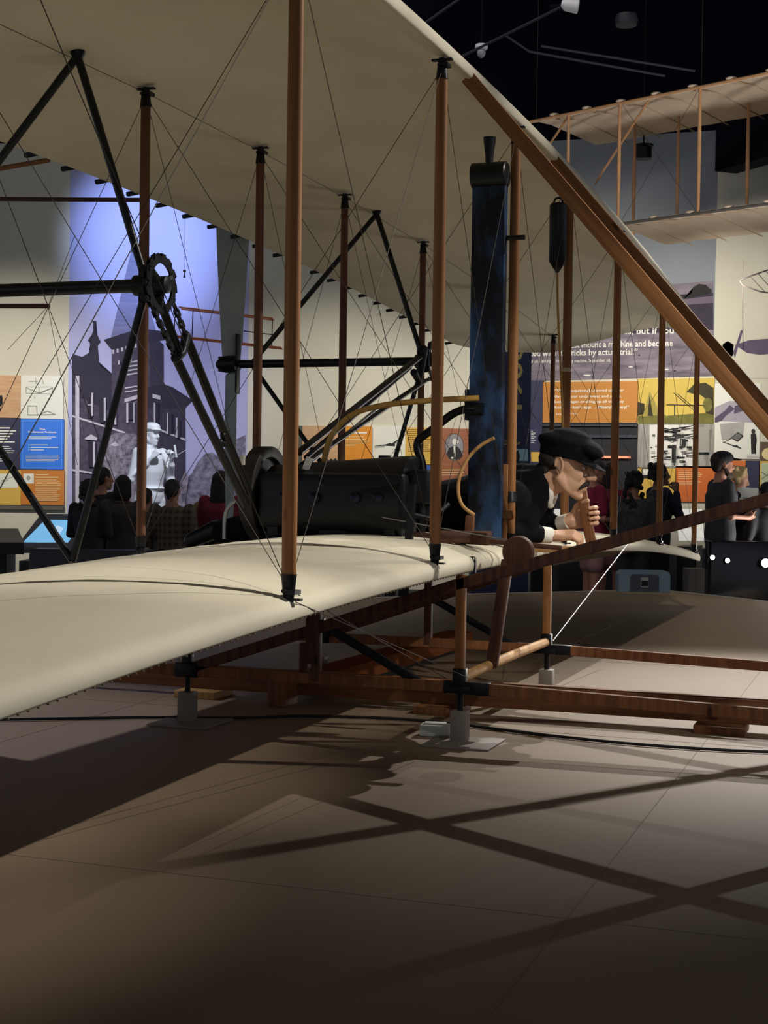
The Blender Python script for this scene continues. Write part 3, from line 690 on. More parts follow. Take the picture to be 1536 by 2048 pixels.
art('sketch', WM, [(WHITEP, rect(-4, 947, 37, 976)), (GREYINK, stroke(2, 962, 34, 952)), (GREYINK, stroke(0, 966, 18, 960))], p, 0.033)
p = board('text_panel', 'ochre orange panel with small white sketch below the bright blue panel', 'panel', WM, 43, 940, 129, 1010, 0.03, OCHRE)
art('sketch', WM, [(WHITEP, rect(48, 947, 69, 967)), (GREYINK, circ(58, 956, 4, 5, 8))], p, 0.033)
lines(WM, 72, (949.5, 954.5), (26, 46), 2.0, CREAMINK, p, 0.033); lines(WM, 72, (960, 964, 967.5, 971, 974.5, 978, 982, 986, 990, 994, 998, 1001), (42, 48, 52, 51, 49, 51, 44, 42, 50, 46, 48, 46), 1.0, CREAMINK, p, 0.033)
struct(board('trim_4', 'x', 'x', WM, -60, 1010, 129, 1020, 0.06, mat('ledge_grey', (96, 90, 80), 0.8)))
del bpy.data.objects['trim_4']['label'], bpy.data.objects['trim_4']['category']

# tall building mural behind the statue
SKY = mat('mural_sky', (172, 174, 212), 0.85, var=0.06, scale=0.6); BRICK = mat('mural_brick', (80, 74, 92), 0.85, rgb2=(56, 50, 68), scale=14); BRICKD = mat('mural_shade_brick', (60, 55, 74), 0.85, rgb2=(44, 40, 58), scale=14)
ROOF = mat('mural_roof', (44, 40, 58), 0.85, var=0.2, scale=5); SPIRE = mat('mural_spire', (126, 128, 160), 0.85, rgb2=(104, 106, 140), scale=3, stretch=(1, 1, 12)); STONE = mat('mural_stone', (186, 182, 192), 0.85, var=0.15, scale=10)
IVY = mat('mural_ivy', (150, 144, 156), 0.85, rgb2=(66, 60, 76), scale=16); TREE = mat('mural_tree', (146, 142, 162), 0.85, rgb2=(70, 66, 84), scale=12); DKW = mat('mural_window', (34, 30, 46), 0.8)
MU = board('mural', 'tall mural of an old brick schoolhouse with a pointed tower under blue light', 'mural', WM, 143, 180, 491, 1130, 0.012, SKY)
polys = [(TREE, [(372, 960), (385, 945), (395, 925), (410, 908), (425, 905), (440, 915), (460, 912), (470, 880), (491, 870), (491, 1130), (372, 1130)]),
 (SPIRE, [(222, 676), (262, 505), (270, 505), (312, 660), (312, 690), (222, 690)]),
 (ROOF, [(262, 505), (263, 482), (266, 482), (269, 505)]),
 (ROOF, [(145, 708), (165, 714), (178, 706), (205, 736), (240, 762), (252, 772), (252, 870), (145, 800)]),
 (ROOF, [(177, 712), (183, 690), (176, 681), (184, 670), (187, 662), (187, 645), (184, 642), (193, 642), (191, 645), (191, 662), (195, 670), (202, 684), (196, 692), (200, 736)]),
 (BRICK, [(145, 788), (252, 838), (252, 1130), (145, 1130)]),
 (BRICK, [(224, 695), (312, 668), (312, 1130), (224, 1130)]), (BRICKD, [(300, 665), (328, 690), (328, 1130), (300, 1130)]),
 (ROOF, [(208, 680), (280, 657), (322, 662), (330, 680), (224, 700), (216, 690)]),
 (ROOF, [(326, 768), (345, 774), (386, 801), (372, 815), (370, 822), (290, 830), (290, 775)]), (BRICKD, [(296, 815), (371, 820), (373, 1130), (296, 1130)])]
polys += [(STONE, rect(225+q*9, 700-q*2.4, 229+q*9, 708-q*2.4)) for q in range(8)]
polys += [(STONE, rect(251, y_, 276, y_+3, -4)) for y_ in (725, 733, 741, 749, 775, 783)]
polys += [(STONE, rect(152, 752, 160, 1090)), (STONE, [(145, 830), (252, 864), (252, 868), (145, 834)]), (STONE, [(145, 938), (185, 944), (185, 948), (145, 942)]), (STONE, [(300, 850), (372, 878), (372, 882), (300, 854)]), (STONE, [(250, 798), (276, 790), (278, 797), (250, 806)]), (STONE, [(306, 788), (322, 792), (322, 800), (306, 796)]),
 (DKW, rect(176, 790, 186, 836)), (STONE, rect(184, 786, 188, 832)), (STONE, rect(177, 809, 186, 811)), (DKW, rect(200, 798, 210, 846)), (STONE, rect(209, 796, 213, 842)), (DKW, rect(222, 808, 232, 850)), (STONE, rect(230, 806, 234, 850)),
 (DKW, rect(258, 806, 268, 840)), (STONE, rect(254, 806, 258, 846)), (STONE, rect(268, 806, 270, 846)), (DKW, rect(312, 806, 318, 850)), (STONE, rect(309, 806, 312, 850)), (DKW, rect(338, 828, 346, 868)), (STONE, rect(335, 826, 338, 868)), (DKW, rect(356, 838, 362, 876)), (STONE, rect(353, 836, 356, 876)),
 (STONE, [(172, 876), (184, 869), (196, 876), (196, 881), (172, 879)]), (DKW, rect(178, 882, 192, 934)), (STONE, rect(188, 884, 192, 934)),
 (IVY, [(205, 880), (235, 865), (270, 868), (300, 880), (310, 940), (300, 1130), (196, 1130), (200, 960)]), (IVY, [(372, 1000), (378, 960), (372, 940), (355, 980), (345, 1130), (372, 1130)]), (STONE, [(222, 890), (232, 884), (240, 891), (232, 893)]), (STONE, rect(238, 722, 241, 730)), (STONE, rect(262, 716, 265, 724))]
art('mural_print', WM, polys, MU, 0.016)

# panels on the middle of the back wall
p = board('text_panel', 'birch and orange panel with white heading seen above the engine', 'panel', WM, 604, 852, 744, 928, 0.10, WOODP)
art('orange_field', WM, [(mat('orange_print', (216, 138, 28), 0.7), rect(680, 853, 743.5, 927.5)), (INK, [(652, 922), (655, 916), (659, 921), (662, 917), (667, 921), (671, 916), (676, 922), (676, 925), (652, 925)])], p, 0.102)
lines(WM, 700, (866,), (34,), 3, WHITE, p, 0.104, 'heading_lines'); lines(WM, 684, (874, 879, 883, 887, 891), (44, 48, 54, 50, 28), 1.4, CREAMINK, p, 0.104)
struct(board('trim_5', None, None, WM, 596, 852, 604, 1000, 0.10, mat('grey_green_edge', (84, 92, 86), 0.8)))
p = board('photo_panel', 'white panel with a drawn bird-winged glider between two coloured panels', 'panel', WM, 744, 852, 812, 932, 0.03, WHITEP)
art('winged_figure', WM, [(INK, [(747, 892), (770, 889), (780, 886), (785, 888), (800, 876), (806, 873), (790, 887), (784, 891), (790, 893), (776, 892)]), (GREYINK, [(748, 893), (772, 891), (768, 895), (750, 896)]), (GREYINK, [(790, 886), (806, 874), (802, 884), (794, 888)])], p, 0.032)
p = board('text_panel', 'yellow text panel with a blue heading block behind the exhaust pipe', 'panel', WM, 811, 855, 866, 929, 0.05, YELLOW)
lines(WM, 815, tuple(859+3.9*k for k in range(12)), tuple(40+((k*7) % 9) for k in range(12)), 1.1, mat('brown_ink', (140, 100, 40), 0.8), p, 0.052)
p = board('text_panel', 'blue label block with white heading under the yellow text panel', 'panel', WM, 812, 930, 866, 960, 0.05, mat('label_blue', (34, 84, 160), 0.6))
lines(WM, 817, (936, 942.5, 949), (22, 30, 26), 2.4, WHITE, p, 0.052)
p = board('photo_panel', 'brown wood-grain panel with an oval portrait of a bearded gentleman in a dark coat', 'panel', WM, 868, 857, 940, 1000, 0.08, mat('walnut_print', (168, 102, 66), 0.6, rgb2=(144, 82, 52), scale=3, stretch=(1, 1, 9)))
art('oval_portrait', WM, [(mat('oval_frame', (96, 88, 84), 0.8), circ(908, 894, 19.5, 27.5, 28)), (mat('oval_grey', (150, 146, 150), 0.8), circ(908, 894, 17.5, 25.5, 28)), (mat('coat_black', (40, 38, 44), 0.8), [(893, 908), (897, 897), (906, 892), (914, 893), (921, 901), (925, 912), (918, 919), (898, 918)]), (WHITE, circ(909, 884, 5, 6.5, 14)), (WHITE, [(906, 892), (911, 892), (910, 915), (908, 915)]), (WHITE, circ(904, 916, 3, 2, 8)), (WHITE, circ(915, 884, 2, 4, 8))], p, 0.082)
lines(WM, 872, (940, 945, 950), (52, 56, 48), 1.5, CREAMINK, p, 0.082)

# quote mural on the right wall
SAND = mat('mural_sand', (146, 136, 146), 0.85, rgb2=(92, 84, 98), scale=2.2, stretch=(1, 1, 5))
MSKY = mat('mural_grey_sky', (136, 142, 150), 0.85, var=0.05, scale=0.7)
QM = board('mural', 'large photograph mural of a sandy beach with a white printed quotation', 'mural', WR_, 1070, 285, 1427, 752, 0.012, MSKY)
art('beach_print', WR_, [(SAND, [(1060, 590), (1427, 562), (1427, 752), (1060, 762)]), (mat('dark_dune', (58, 50, 66), 0.85, var=0.3, scale=4), [(1060, 610), (1427, 585), (1427, 660), (1250, 668), (1060, 680)]), (INK, [(1352, 594), (1384, 586), (1386, 576), (1398, 568), (1412, 570), (1420, 578), (1424, 580), (1424, 586), (1386, 595), (1366, 600)]), (mat('mid_dune', (110, 98, 114), 0.85, var=0.2, scale=3), [(1340, 602), (1427, 592), (1427, 606), (1345, 612)]), (WHITE, circ(1175, 751, 8, 1.6, 12)), (WHITE, circ(1262, 734, 5, 1.2, 10)), (WHITE, circ(1333, 739, 5, 1.2, 10)), (INK, circ(1279, 711, 2.5, 1.4, 8)), (INK, circ(1350, 742, 3, 1.4, 8))], QM, 0.016)
lettering(WR_, 'sit on a fence and watch the birds; but if you', 1004, 674, 12, WHITE, QM, 0.026, 330, 0.016)
lettering(WR_, 'to learn, you must mount a machine and become', 1052, 697.5, 12, WHITE, QM, 0.026, 284, 0.018)
lettering(WR_, 'acquainted with its tricks by actual trial.”', 1014, 713.5, 12, WHITE, QM, 0.026, 254, 0.018)
lettering(WR_, 'Wright on learning to ride a flying machine, September 18, 1901', 1046, 726.5, 6.5, WHITE, QM, 0.026, 188, 0.004)
AP = board('text_panel', 'amber panel with white quotation about mosquitoes above the dark doorway', 'panel', WR_, 1085, 765, 1276, 846, 0.06, AMBER)
for s_, y_, w_ in (('“The mosquitoes] chewed us clear', 784.5, 136), ('through our underwear and socks.', 796, 132), ('Lumps began swelling up all over my', 806.5, 136), ('body like hen’s eggs. ... Misery! Misery!”', 817.5, 146)):
    lettering(WR_, s_, 1111, y_, 5.4, WHITE, AP, 0.062, w_, 0.014)
lettering(WR_, 'July 29, 1901', 1114, 830, 3.6, WHITE, AP, 0.062, 44, 0.0)
# camp photograph
CP = board('photo_panel', 'yellow tinted photograph of a pointed tent and a glider under a dark tree', 'photograph', WR_, 1277, 758, 1428, 848, 0.03, mat('tinted_sky', (206, 178, 84), 0.75))
OLIVE = mat('olive_tint', (116, 112, 52), 0.8, var=0.25, scale=9); OLD = mat('dark_olive_tint', (58, 54, 32), 0.8, var=0.3, scale=9)
art('camp_print', WR_, [(OLIVE, [(1277, 832), (1428, 826), (1428, 848), (1277, 848)]), (OLD, [(1276, 804), (1290, 808), (1290, 828), (1276, 832)]), (mat('tent_tint', (164, 148, 76), 0.8), [(1300, 782), (1314, 812), (1322, 830), (1286, 834)]), (OLD, [(1300, 790), (1307, 832), (1296, 832)]), (mat('shed_tint', (214, 186, 88), 0.8), [(1330, 812), (1405, 800), (1412, 826), (1332, 832)]), (INK, [(1334, 809), (1410, 810), (1410, 812), (1334, 811)]), (INK, stroke(1348, 786, 1392, 824)), (INK, stroke(1356, 788, 1396, 822)), (INK, rect(1349, 810, 1351, 832)),
 (OLD, [(1374, 784), (1390, 768), (1412, 766), (1428, 776), (1428, 830), (1412, 826), (1414, 800), (1402, 790), (1388, 788)]), (OLIVE, circ(1416, 808, 10, 14, 14, 0.2))], CP, 0.032)
WKP = board('photo_panel', 'black and white photograph of a cluttered workshop with shelves and a bench', 'photograph', WR_, 1277, 848, 1428, 936, 0.03, mat('photo_plank_grey', (176, 172, 166), 0.75, rgb2=(120, 118, 114), scale=5, stretch=(6, 1, 0.5)))
bits = [(mat('photo_white', (226, 224, 218), 0.8), rect(1300, 850, 1392, 932))]
random.seed(11)
for k in range(70):
    x_ = random.uniform(1302, 1388); y_ = random.choice([856, 862, 870, 878, 892, 902, 912, 922]) + random.uniform(-2, 2); w_ = random.uniform(3, 14); h_ = random.uniform(1.2, 5)
    bits.append((random.choice([INK, INK, mat('photo_mid', (110, 108, 106), 0.8), mat('photo_light', (190, 188, 182), 0.8)]), rect(x_, y_, min(1391, x_+w_), y_+h_)))
bits += [(INK, stroke(1328, 862, 1390, 852, 1.2)), (INK, stroke(1326, 876, 1392, 868, 1.2)), (INK, rect(1362, 878, 1374, 891)), (mat('photo_light', (190, 188, 182), 0.8), rect(1364, 880, 1366, 890)), (mat('photo_stove', (160, 156, 148), 0.8), rect(1396, 855, 1420, 905)), (INK, rect(1346, 890, 1354, 926))]
art('workshop_print', WR_, bits, WKP, 0.032)
p = board('text_panel', 'yellow wall panel with a small framed picture below the workshop photograph', 'panel', WR_, 1277, 936, 1352, 1004, 0.03, YELLOW)
art('framed_picture', WR_, [(INK, rect(1284, 936.5, 1308, 957)), (WHITEP, rect(1286, 938, 1306, 950))], p, 0.032)
p = board('text_panel', 'orange wall panel with pale text lines left of the bearded man in a cap', 'panel', WR_, 1352, 932, 1428, 1004, 0.03, ORANGE)
lines(WR_, 1357, (940, 945, 949, 953, 957, 964, 968), (36, 44, 48, 46, 40, 46, 34), 1.2, CREAMINK, p, 0.032)
GP = board('photo_panel', 'tall white photograph panel of a kite flyer on the dunes at the right', 'photograph', WR_, 1430, 768, 1519, 918, 0.02, WHITEP)
art('dune_print', WR_, [(mat('dune_lilac', (168, 160, 172), 0.8), [(1430, 815), (1460, 802), (1600, 810), (1600, 850), (1430, 842)]), (PURP, [(1430, 836), (1450, 822), (1460, 810), (1470, 818), (1452, 832), (1444, 842), (1430, 846)]), (PURP, [(1470, 812), (1500, 806), (1500, 818), (1468, 828)]),
 (mat('cloud_grey', (186, 184, 180), 0.8, rgb2=(150, 148, 146), scale=3), [(1440, 848), (1490, 844), (1486, 876), (1444, 880)]), (INK, [(1462, 876), (1476, 864), (1488, 872), (1476, 884)]), (mat('kite_grey', (110, 108, 104), 0.8), [(1464, 876), (1476, 866), (1485, 872), (1476, 881)]), (INK, stroke(1446, 884, 1482, 896, 0.8)), (INK, [(1464, 892), (1484, 898), (1474, 890)]), (INK, stroke(1450, 884, 1464, 876, 0.6)),
 (INK, circ(1507, 863, 4, 5, 12)), (INK, [(1502, 868), (1512, 867), (1514, 880), (1510, 906), (1512, 908), (1503, 908), (1504, 886)]), (mat('pedestal_white', (212, 210, 202), 0.8), rect(1494, 908, 1520, 914))], GP, 0.022)
KF = [(PURP, [(1444, 700), (1446, 688), (1456, 682), (1468, 690), (1462, 700), (1466, 712), (1454, 715)]), (PURP, [(1466, 706), (1474, 684), (1482, 660), (1486, 662), (1478, 690), (1470, 716)]), (PURP, [(1470, 690), (1500, 680), (1560, 676), (1560, 706), (1520, 710), (1494, 706)]), (PURP, [(1438, 802), (1446, 784), (1456, 772), (1462, 776), (1452, 794), (1444, 818), (1434, 830), (1430, 824)])]
KM = board('mural', 'pale wall mural of a purple silhouetted person flying a kite, right edge', 'mural', WR_, 1430, 520, 1600, 756, 0.01, PLASTER)
art('silhouette_print', WR_, KF, KM, 0.011)
p = board('text_panel', 'narrow navy wall panel beside the blonde woman', 'panel', WR_, 1492, 921, 1519, 1004, 0.03, NAVY)
p = board('text_panel', 'orange wall panel behind the cap of the bearded man', 'panel', WR_, 1430, 921, 1492, 1004, 0.03, ORANGE)
p = board('map_panel', 'pale green map panel on yellow at the right edge', 'panel', WR_, 1519, 922, 1600, 1004, 0.03, YELLOW)
art('map_print', WR_, [(mat('map_green', (186, 196, 160), 0.8), rect(1523, 926, 1600, 968)), (INK, stroke(1523, 944, 1536, 952, 0.5)), (INK, stroke(1524, 958, 1540, 946, 0.5))], p, 0.032)
p = board('photo_panel', 'brown tinted photograph with a pale dome at the right edge', 'photograph', WR_, 1521, 884, 1600, 921, 0.03, mat('sepia_dark', (92, 78, 60), 0.8))
art('dome_print', WR_, [(CREAMINK, circ(1538, 908, 14, 12, 16))], p, 0.032)
# dark doorway under the amber panel
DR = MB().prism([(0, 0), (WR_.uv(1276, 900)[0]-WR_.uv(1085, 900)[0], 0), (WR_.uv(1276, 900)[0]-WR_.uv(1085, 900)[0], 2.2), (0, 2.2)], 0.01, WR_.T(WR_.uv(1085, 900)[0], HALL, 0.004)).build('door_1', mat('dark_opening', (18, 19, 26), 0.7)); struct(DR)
NAVB = mat('navy_frame', (26, 30, 52), 0.5)
for q in ((1085, 848, 1276, 853), (1150, 870, 1276, 876)): struct(board('trim_6', None, None, WR_, *q, 0.05, NAVB))
lp = board('shelf_light', 'thin glowing reddish shelf light in the dark doorway', 'light', WR_, 1188, 912, 1262, 917, 0.06, mat('shelf_glow', (226, 140, 110), 0.5, emit=0.7), 0.02)
# navy kiosk with the year running up it
KD = 14.6; KW = Wall(V((CAM.x, CAM.y, 0)) + FH*KD, RH, -FH)
KI = empty('exhibit_kiosk', KW.p(KW.uv(1003, 1000)[0], HALL), 'tall navy exhibit column with a vertical year behind the radiator', 'kiosk')
u0 = KW.uv(946, 900)[0]; u1 = KW.uv(1060, 900)[0]; zt = KW.uv(1000, 668)[1]
b = MB(); b.prism([(u0, 0), (u1, 0), (u1, zt-HALL), (u0, zt-HALL)], -0.4, KW.T(0, HALL)); b.build('column', mat('navy_column', (26, 34, 70), 0.55), KI)
b = MB(); b.prism([(u0-0.01, 0), (u1+0.01, 0), (u1+0.01, 0.05), (u0-0.01, 0.05)], -0.42, KW.T(0, zt, 0.01)); b.build('column_cap', mat('cap_black', (20, 22, 30), 0.5), KI)
GOLD = mat('dull_gold_ink', (176, 166, 104), 0.8)
lettering(KW, '1900', 1043, 833, 30, GOLD, KI, 0.003, 132, 0.02, 'LEFT', PI/2)
lettering(KW, 'Glider', 1004, 889, 7.5, mat('gold_ink', (196, 170, 96), 0.8), KI, 0.003, 37, 0.01)
art('kiosk_rule', KW, [(mat('rule_blue', (70, 84, 130), 0.7), rect(1030, 848, 1060, 849))], KI, 0.002)
art('kiosk_screen', KW, [(mat('pale_photo_blue', (150, 190, 204), 0.6), rect(1032, 898, 1056, 922)), (INK, [(1032, 905), (1036, 900), (1040, 912), (1038, 922), (1032, 922)])], KI, 0.002)
p = board('text_panel', 'navy wall panel with a short column of white lines right of the navy column', 'panel', WR_, 1062, 762, 1085, 1000, 0.08, NAVY)
lines(WR_, 1065, (863, 866.5, 870, 874, 877.5, 881, 885), (4, 9, 6, 10, 7, 10, 6), 1.0, WHITE, p, 0.082)
art('yellow_square', WR_, [(YELLOW, rect(1065, 904.5, 1085, 924))], p, 0.082)

# ------------------------------------------------------------------ exhibit furniture
DARKG = mat('charcoal_cabinet', (40, 40, 44), 0.5); MIDG = mat('mid_grey_cabinet', (84, 82, 82), 0.6)
SCREEN = mat('blue_screen', (120, 190, 236), 0.4, emit=0.75); SCRW = mat('screen_figure', (190, 216, 240), 0.4, emit=0.8)
def slab(bm, P0, P1, P2, P3, th):
    """thick board on four points, thickness downwards"""
    a = [bm.bm.verts.new(V(q)) for q in (P0, P1, P2, P3)]; c = [bm.bm.verts.new(V(q)-V((0, 0, th))) for q in (P0, P1, P2, P3)]
    bm.bm.faces.new(a); bm.bm.faces.new(c[::-1])
    for k in range(4): bm.bm.faces.new((a[k], a[(k+1) % 4], c[(k+1) % 4], c[k]))
def dp(x, y, d): return at(x, y, d=d)
TK = empty('touchscreen_table', V((dp(100, 1080, 15).x, dp(100, 1080, 15).y, HALL)), 'slanted grey touchscreen table glowing blue below the left panels', 'screen')
b = MB(); slab(b, dp(30, 1096, 14.2), dp(160, 1096, 14.2), dp(188, 1028, 15.2), dp(82, 1028, 15.2), 0.05); b.build('tabletop', MIDG, TK)
b = MB(); slab(b, dp(48, 1085, 14.35)+V((0, 0, .012)), dp(136, 1087, 14.35)+V((0, 0, .012)), dp(168, 1043, 15.0)+V((0, 0, .012)), dp(90, 1042, 15.0)+V((0, 0, .012)), 0.01); b.build('screen', SCREEN, TK)
b = MB(); slab(b, dp(104, 1070, 14.55)+V((0, 0, .02)), dp(118, 1074, 14.55)+V((0, 0, .02)), dp(127, 1060, 14.75)+V((0, 0, .02)), dp(114, 1054, 14.8)+V((0, 0, .02)), 0.004); b.build('screen_figure', SCRW, TK)
q = dp(100, 1100, 14.8); b = MB(); fr = M.Translation((q.x, q.y, (q.z-0.1+HALL)/2)) @ M.Rotation(math.atan2(RH.y, RH.x), 4, 'Z')
b.box(fr.translation, (0.5, 0.5, q.z-0.1-HALL), fr.to_3x3()); b.build('pedestal', DARKG, TK)
def cab(name, label, cat, x0, y0, x1, d, depth, m_, base=HALL, bev=0.01):
    a = dp(x0, y0, d); c = dp(x1, y0, d); zt_ = a.z; mid = (a+c)/2 + FH*depth/2; w_ = (c-a).length
    fr = M.Rotation(math.atan2(RH.y, RH.x), 4, 'Z')
    o = MB().box((mid.x, mid.y, (zt_+base)/2), (w_, depth, zt_-base), fr.to_3x3(), bev).build(name, m_); return tag(o, label, cat)
KB = empty('exhibit_stand', V((dp(5, 1090, 12.5).x, dp(5, 1090, 12.5).y, HALL)), 'black slanted exhibit stand at the left edge in front of the white wall', 'stand')
b = MB(); slab(b, dp(-60, 1085, 12.3), dp(48, 1085, 12.3), dp(36, 1057, 12.9), dp(-60, 1057, 12.9), 0.1); b.build('stand_top', BLACK, KB)
q = dp(-10, 1105, 12.6); b = MB(); b.box((q.x, q.y, (q.z+HALL)/2), (0.28, 0.3, q.z-HALL), M.Rotation(math.atan2(RH.y, RH.x), 3, 'Z')); b.build('stand_post', BLACK, KB)
cab('exhibit_bench', 'low black exhibit bench running behind the left wing', 'bench', 60, 1098, 300, 12.2, 0.3, DARKG)
cab('grey_cabinet', 'small grey cabinet beside the black stand at the left', 'cabinet', 58, 1106, 82, 13.4, 0.3, MIDG)
LT = empty('light_table', V((dp(1380, 1050, 15.5).x, dp(1380, 1050, 15.5).y, HALL)), 'brightly lit white table top behind the right visitors', 'table')
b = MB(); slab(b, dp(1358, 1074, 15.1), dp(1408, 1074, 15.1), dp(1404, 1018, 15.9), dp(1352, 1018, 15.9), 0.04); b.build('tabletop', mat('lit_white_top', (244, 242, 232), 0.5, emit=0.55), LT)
q = dp(1380, 1080, 15.5); b = MB(); b.box((q.x, q.y, (q.z+HALL-0.06)/2), (0.2, 0.5, q.z-HALL-0.06)); b.build('pedestal', DARKG, LT)
LT = empty('light_table', V((dp(1080, 1040, 15.2).x, dp(1080, 1040, 15.2).y, HALL)), 'small lit white reading desk seen below the mannequin pilot’s collar', 'table')
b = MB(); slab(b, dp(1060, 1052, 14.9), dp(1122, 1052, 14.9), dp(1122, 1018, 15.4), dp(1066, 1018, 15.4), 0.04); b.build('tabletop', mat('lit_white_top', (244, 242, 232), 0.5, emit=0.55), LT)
q = dp(1095, 1060, 15.2); b = MB(); b.box((q.x, q.y, (q.z+HALL-0.06)/2), (0.2, 0.3, q.z-HALL-0.06)); b.build('pedestal', DARKG, LT)
cab('display_case', 'long low black display case behind the platform at the right', 'case', 1422, 1082, 1640, 13.5, 0.25, mat('gloss_black_case', (16, 17, 22), 0.2))
cab('grey_cabinet', 'dim grey cabinet end left of the black display case', 'cabinet', 1378, 1138, 1416, 13.9, 0.3, mat('dim_grey', (74, 70, 68), 0.7))
cab('exhibit_bench', 'long dark base added to cover the pale wall under the lit white table', 'bench', 1062, 1092, 1420, 16.4, 0.3, DARKG)  # added dark filler, keeps the wall strip below the tables dark
for x, y, r, lab in ((1425, 1115, 0.022, 'left small round lamp on the black display case'), (1455, 1121, 0.022, 'middle small round lamp on the black display case'), (1531, 1126, 0.04, 'bright round lamp at the right edge on the black display case')):
    c_ = dp(x, y, 13.42); L_ = empty('case_lamp', c_ + FH*0.06, lab, 'lamp', 'lamps on the black display case')
    MB().lathe([(r*0.7, -0.12), (r*1.2, -0.1), (r*1.2, -0.005), (r, 0.0)], c_, -FH, 16).build('lamp_housing', BLACK, L_)
    MB().ell(c_, (r, r, r), seg=14).build('lamp_lens', mat('lamp_white', (255, 250, 240), 0.4, emit=6.0), L_)
# pale arched box at the platform corner
BX = empty('arched_box', (-0.72, 7.72, 0), 'pale blue grey arched box with a square hole on the far platform corner', 'box')
KW2 = Wall(V((CAM.x, CAM.y, 0)) + FH*13.72, RH, -FH)
a = KW2.uv(1237, 1183); c = KW2.uv(1341, 1143); u0, u1, z1 = a[0], c[0], c[1]
def rr(u0, u1, z0, z1, r, n=5):
    pts = [(u0, z0), (u1, z0)]
    for k in range(n+1): t = PI/2*k/n; pts.append((u1-r+r*math.cos(t), z1-r+r*math.sin(t)))
    for k in range(n+1): t = PI/2+PI/2*k/n; pts.append((u0+r+r*math.cos(t), z1-r+r*math.sin(t)))
    return pts
PB = mat('pale_blue_plastic', (112, 132, 146), 0.5)
b = MB(); b.prism(rr(u0, u1, 0.002, z1, 0.045), -0.2, KW2.T(0, 0)); b.build('box_shell', PB, BX)
b = MB(); b.prism(rr(u0+0.22*(u1-u0), u1-0.22*(u1-u0), 0.01, z1-0.03, 0.03), -0.02, KW2.T(0, 0, 0.004)); b.build('box_recess', mat('shaded_grey', (58, 66, 76), 0.6), BX)
uc = (u0+u1)/2
b = MB(); b.prism([(uc-0.035, 0.045), (uc+0.035, 0.045), (uc+0.035, 0.14), (uc-0.035, 0.14)], -0.02, KW2.T(0, 0, 0.01)); b.build('square_hole', mat('hole_pale', (150, 150, 146), 0.6), BX)
b = MB(); b.prism([(uc-0.03, 0.06), (uc+0.03, 0.06), (uc+0.03, 0.11), (uc-0.03, 0.11)], -0.02, KW2.T(0, 0, 0.014)); b.build('hole_opening', BLACK, BX)

# ------------------------------------------------------------------ ceiling fittings
PIPEM = mat('dark_conduit', (40, 40, 54), 0.9)
SC = empty('security_camera', at(963, 96, d=14), 'small white dome security camera under the black ceiling', 'camera')
q = at(963, 96, d=14)
b = MB(); b.lathe([(0.03, 0.0), (0.06, 0.0), (0.062, -0.03), (0.05, -0.045)], q + V((0, 0, 0.03)), (0, 0, 1), 18); b.build('camera_base', mat('camera_white', (230, 228, 236), 0.5), SC)
b = MB(); b.ell(q + V((0, 0, -0.045)), (0.042, 0.042, 0.05)); b.build('camera_dome', mat('dome_grey', (150, 150, 160), 0.3), SC)
b = MB(); b.tube([q + V((0, 0, 0.03)), V((q.x, q.y, CEIL))], 0.012, 8); b.build('drop_rod', CEILM, SC)
TS = empty('track_spotlight', at(1140, 12, d=13), 'white track spotlight at the top of the picture', 'spotlight')
q = at(1145, 12, d=13); b = MB(); b.lathe([(0.03, -0.1), (0.055, -0.06), (0.06, 0.05), (0.05, 0.055)], q, (0.9, 0.2, -0.2), 16); b.build('lamp_head', mat('camera_white', (230, 228, 236), 0.5), TS)
b = MB(); b.tube([q, V((q.x, q.y, CEIL))], 0.01, 8); b.tube([q + V((-0.2, 0, 0.0)), q + V((-0.05, 0, 0))], 0.03, 10); b.build('lamp_stem', CEILM, TS)
for (a, c, d0, d1, lab) in (((900, 125), (1120, 15), 13.5, 13, 'dim ceiling conduit running up to the white track spotlight'), ((1010, 70), (1060, 104), 16, 16, 'short dim bent ceiling conduit'), ((1058, 103), (1330, 152), 15, 15, 'long dim ceiling conduit, lower of two'), ((1082, 92), (1390, 142), 15, 15, 'long dim ceiling conduit, upper of two'), ((830, 60), (930, -10), 13, 13, 'dim ceiling conduit at the top near the wing edge')):
    tag(rod('ceiling_conduit', at(*a, d=d0), at(*c, d=d1), 0.012, PIPEM), lab, 'pipe')
SPK = MB().lathe([(0.0, 0), (0.1, 0), (0.11, -0.05), (0.1, -0.1), (0, -0.1)], at(1253, 30, d=14), (0, 0, 1), 20).build('ceiling_speaker', mat('dim_disc', (34, 33, 44), 0.6)); tag(SPK, 'dim round ceiling speaker at the upper right', 'speaker')
WS = empty('wall_spotlight', at(1287, 305, d=17.5), 'short black cylinder spotlight below the hanging glider', 'spotlight')
q = at(1287, 305, d=17.5); b = MB(); b.lathe([(0.09, -0.08), (0.1, -0.07), (0.1, 0.06), (0.12, 0.07), (0.12, 0.09), (0.03, 0.1)], q, (0, 0, 1), 20); b.build('lamp_body', BLACK, WS)
b = MB(); b.tube([q + V((0, 0, 0.08)), V((q.x, q.y, CEIL))], 0.01, 8); b.build('lamp_stem', BLACK, WS)
BF = MB(); a = at(1430, 343, d=17.6); c = at(1700, 265, d=15.2); slabp = [a, c]
n_ = V((c.y-a.y, -(c.x-a.x), 0)).normalized()*-0.3
BF.bm.verts.ensure_lookup_table()
A_ = [BF.bm.verts.new(p_) for p_ in (a, c, c+n_, a+n_)]; B_ = [BF.bm.verts.new(V((p_.x, p_.y, a.z+0.75))) for p_ in (a, c, c+n_, a+n_)]
BF.bm.faces.new(A_); BF.bm.faces.new(B_[::-1])
for k in range(4): BF.bm.faces.new((A_[k], A_[(k+1) % 4], B_[(k+1) % 4], B_[k]))
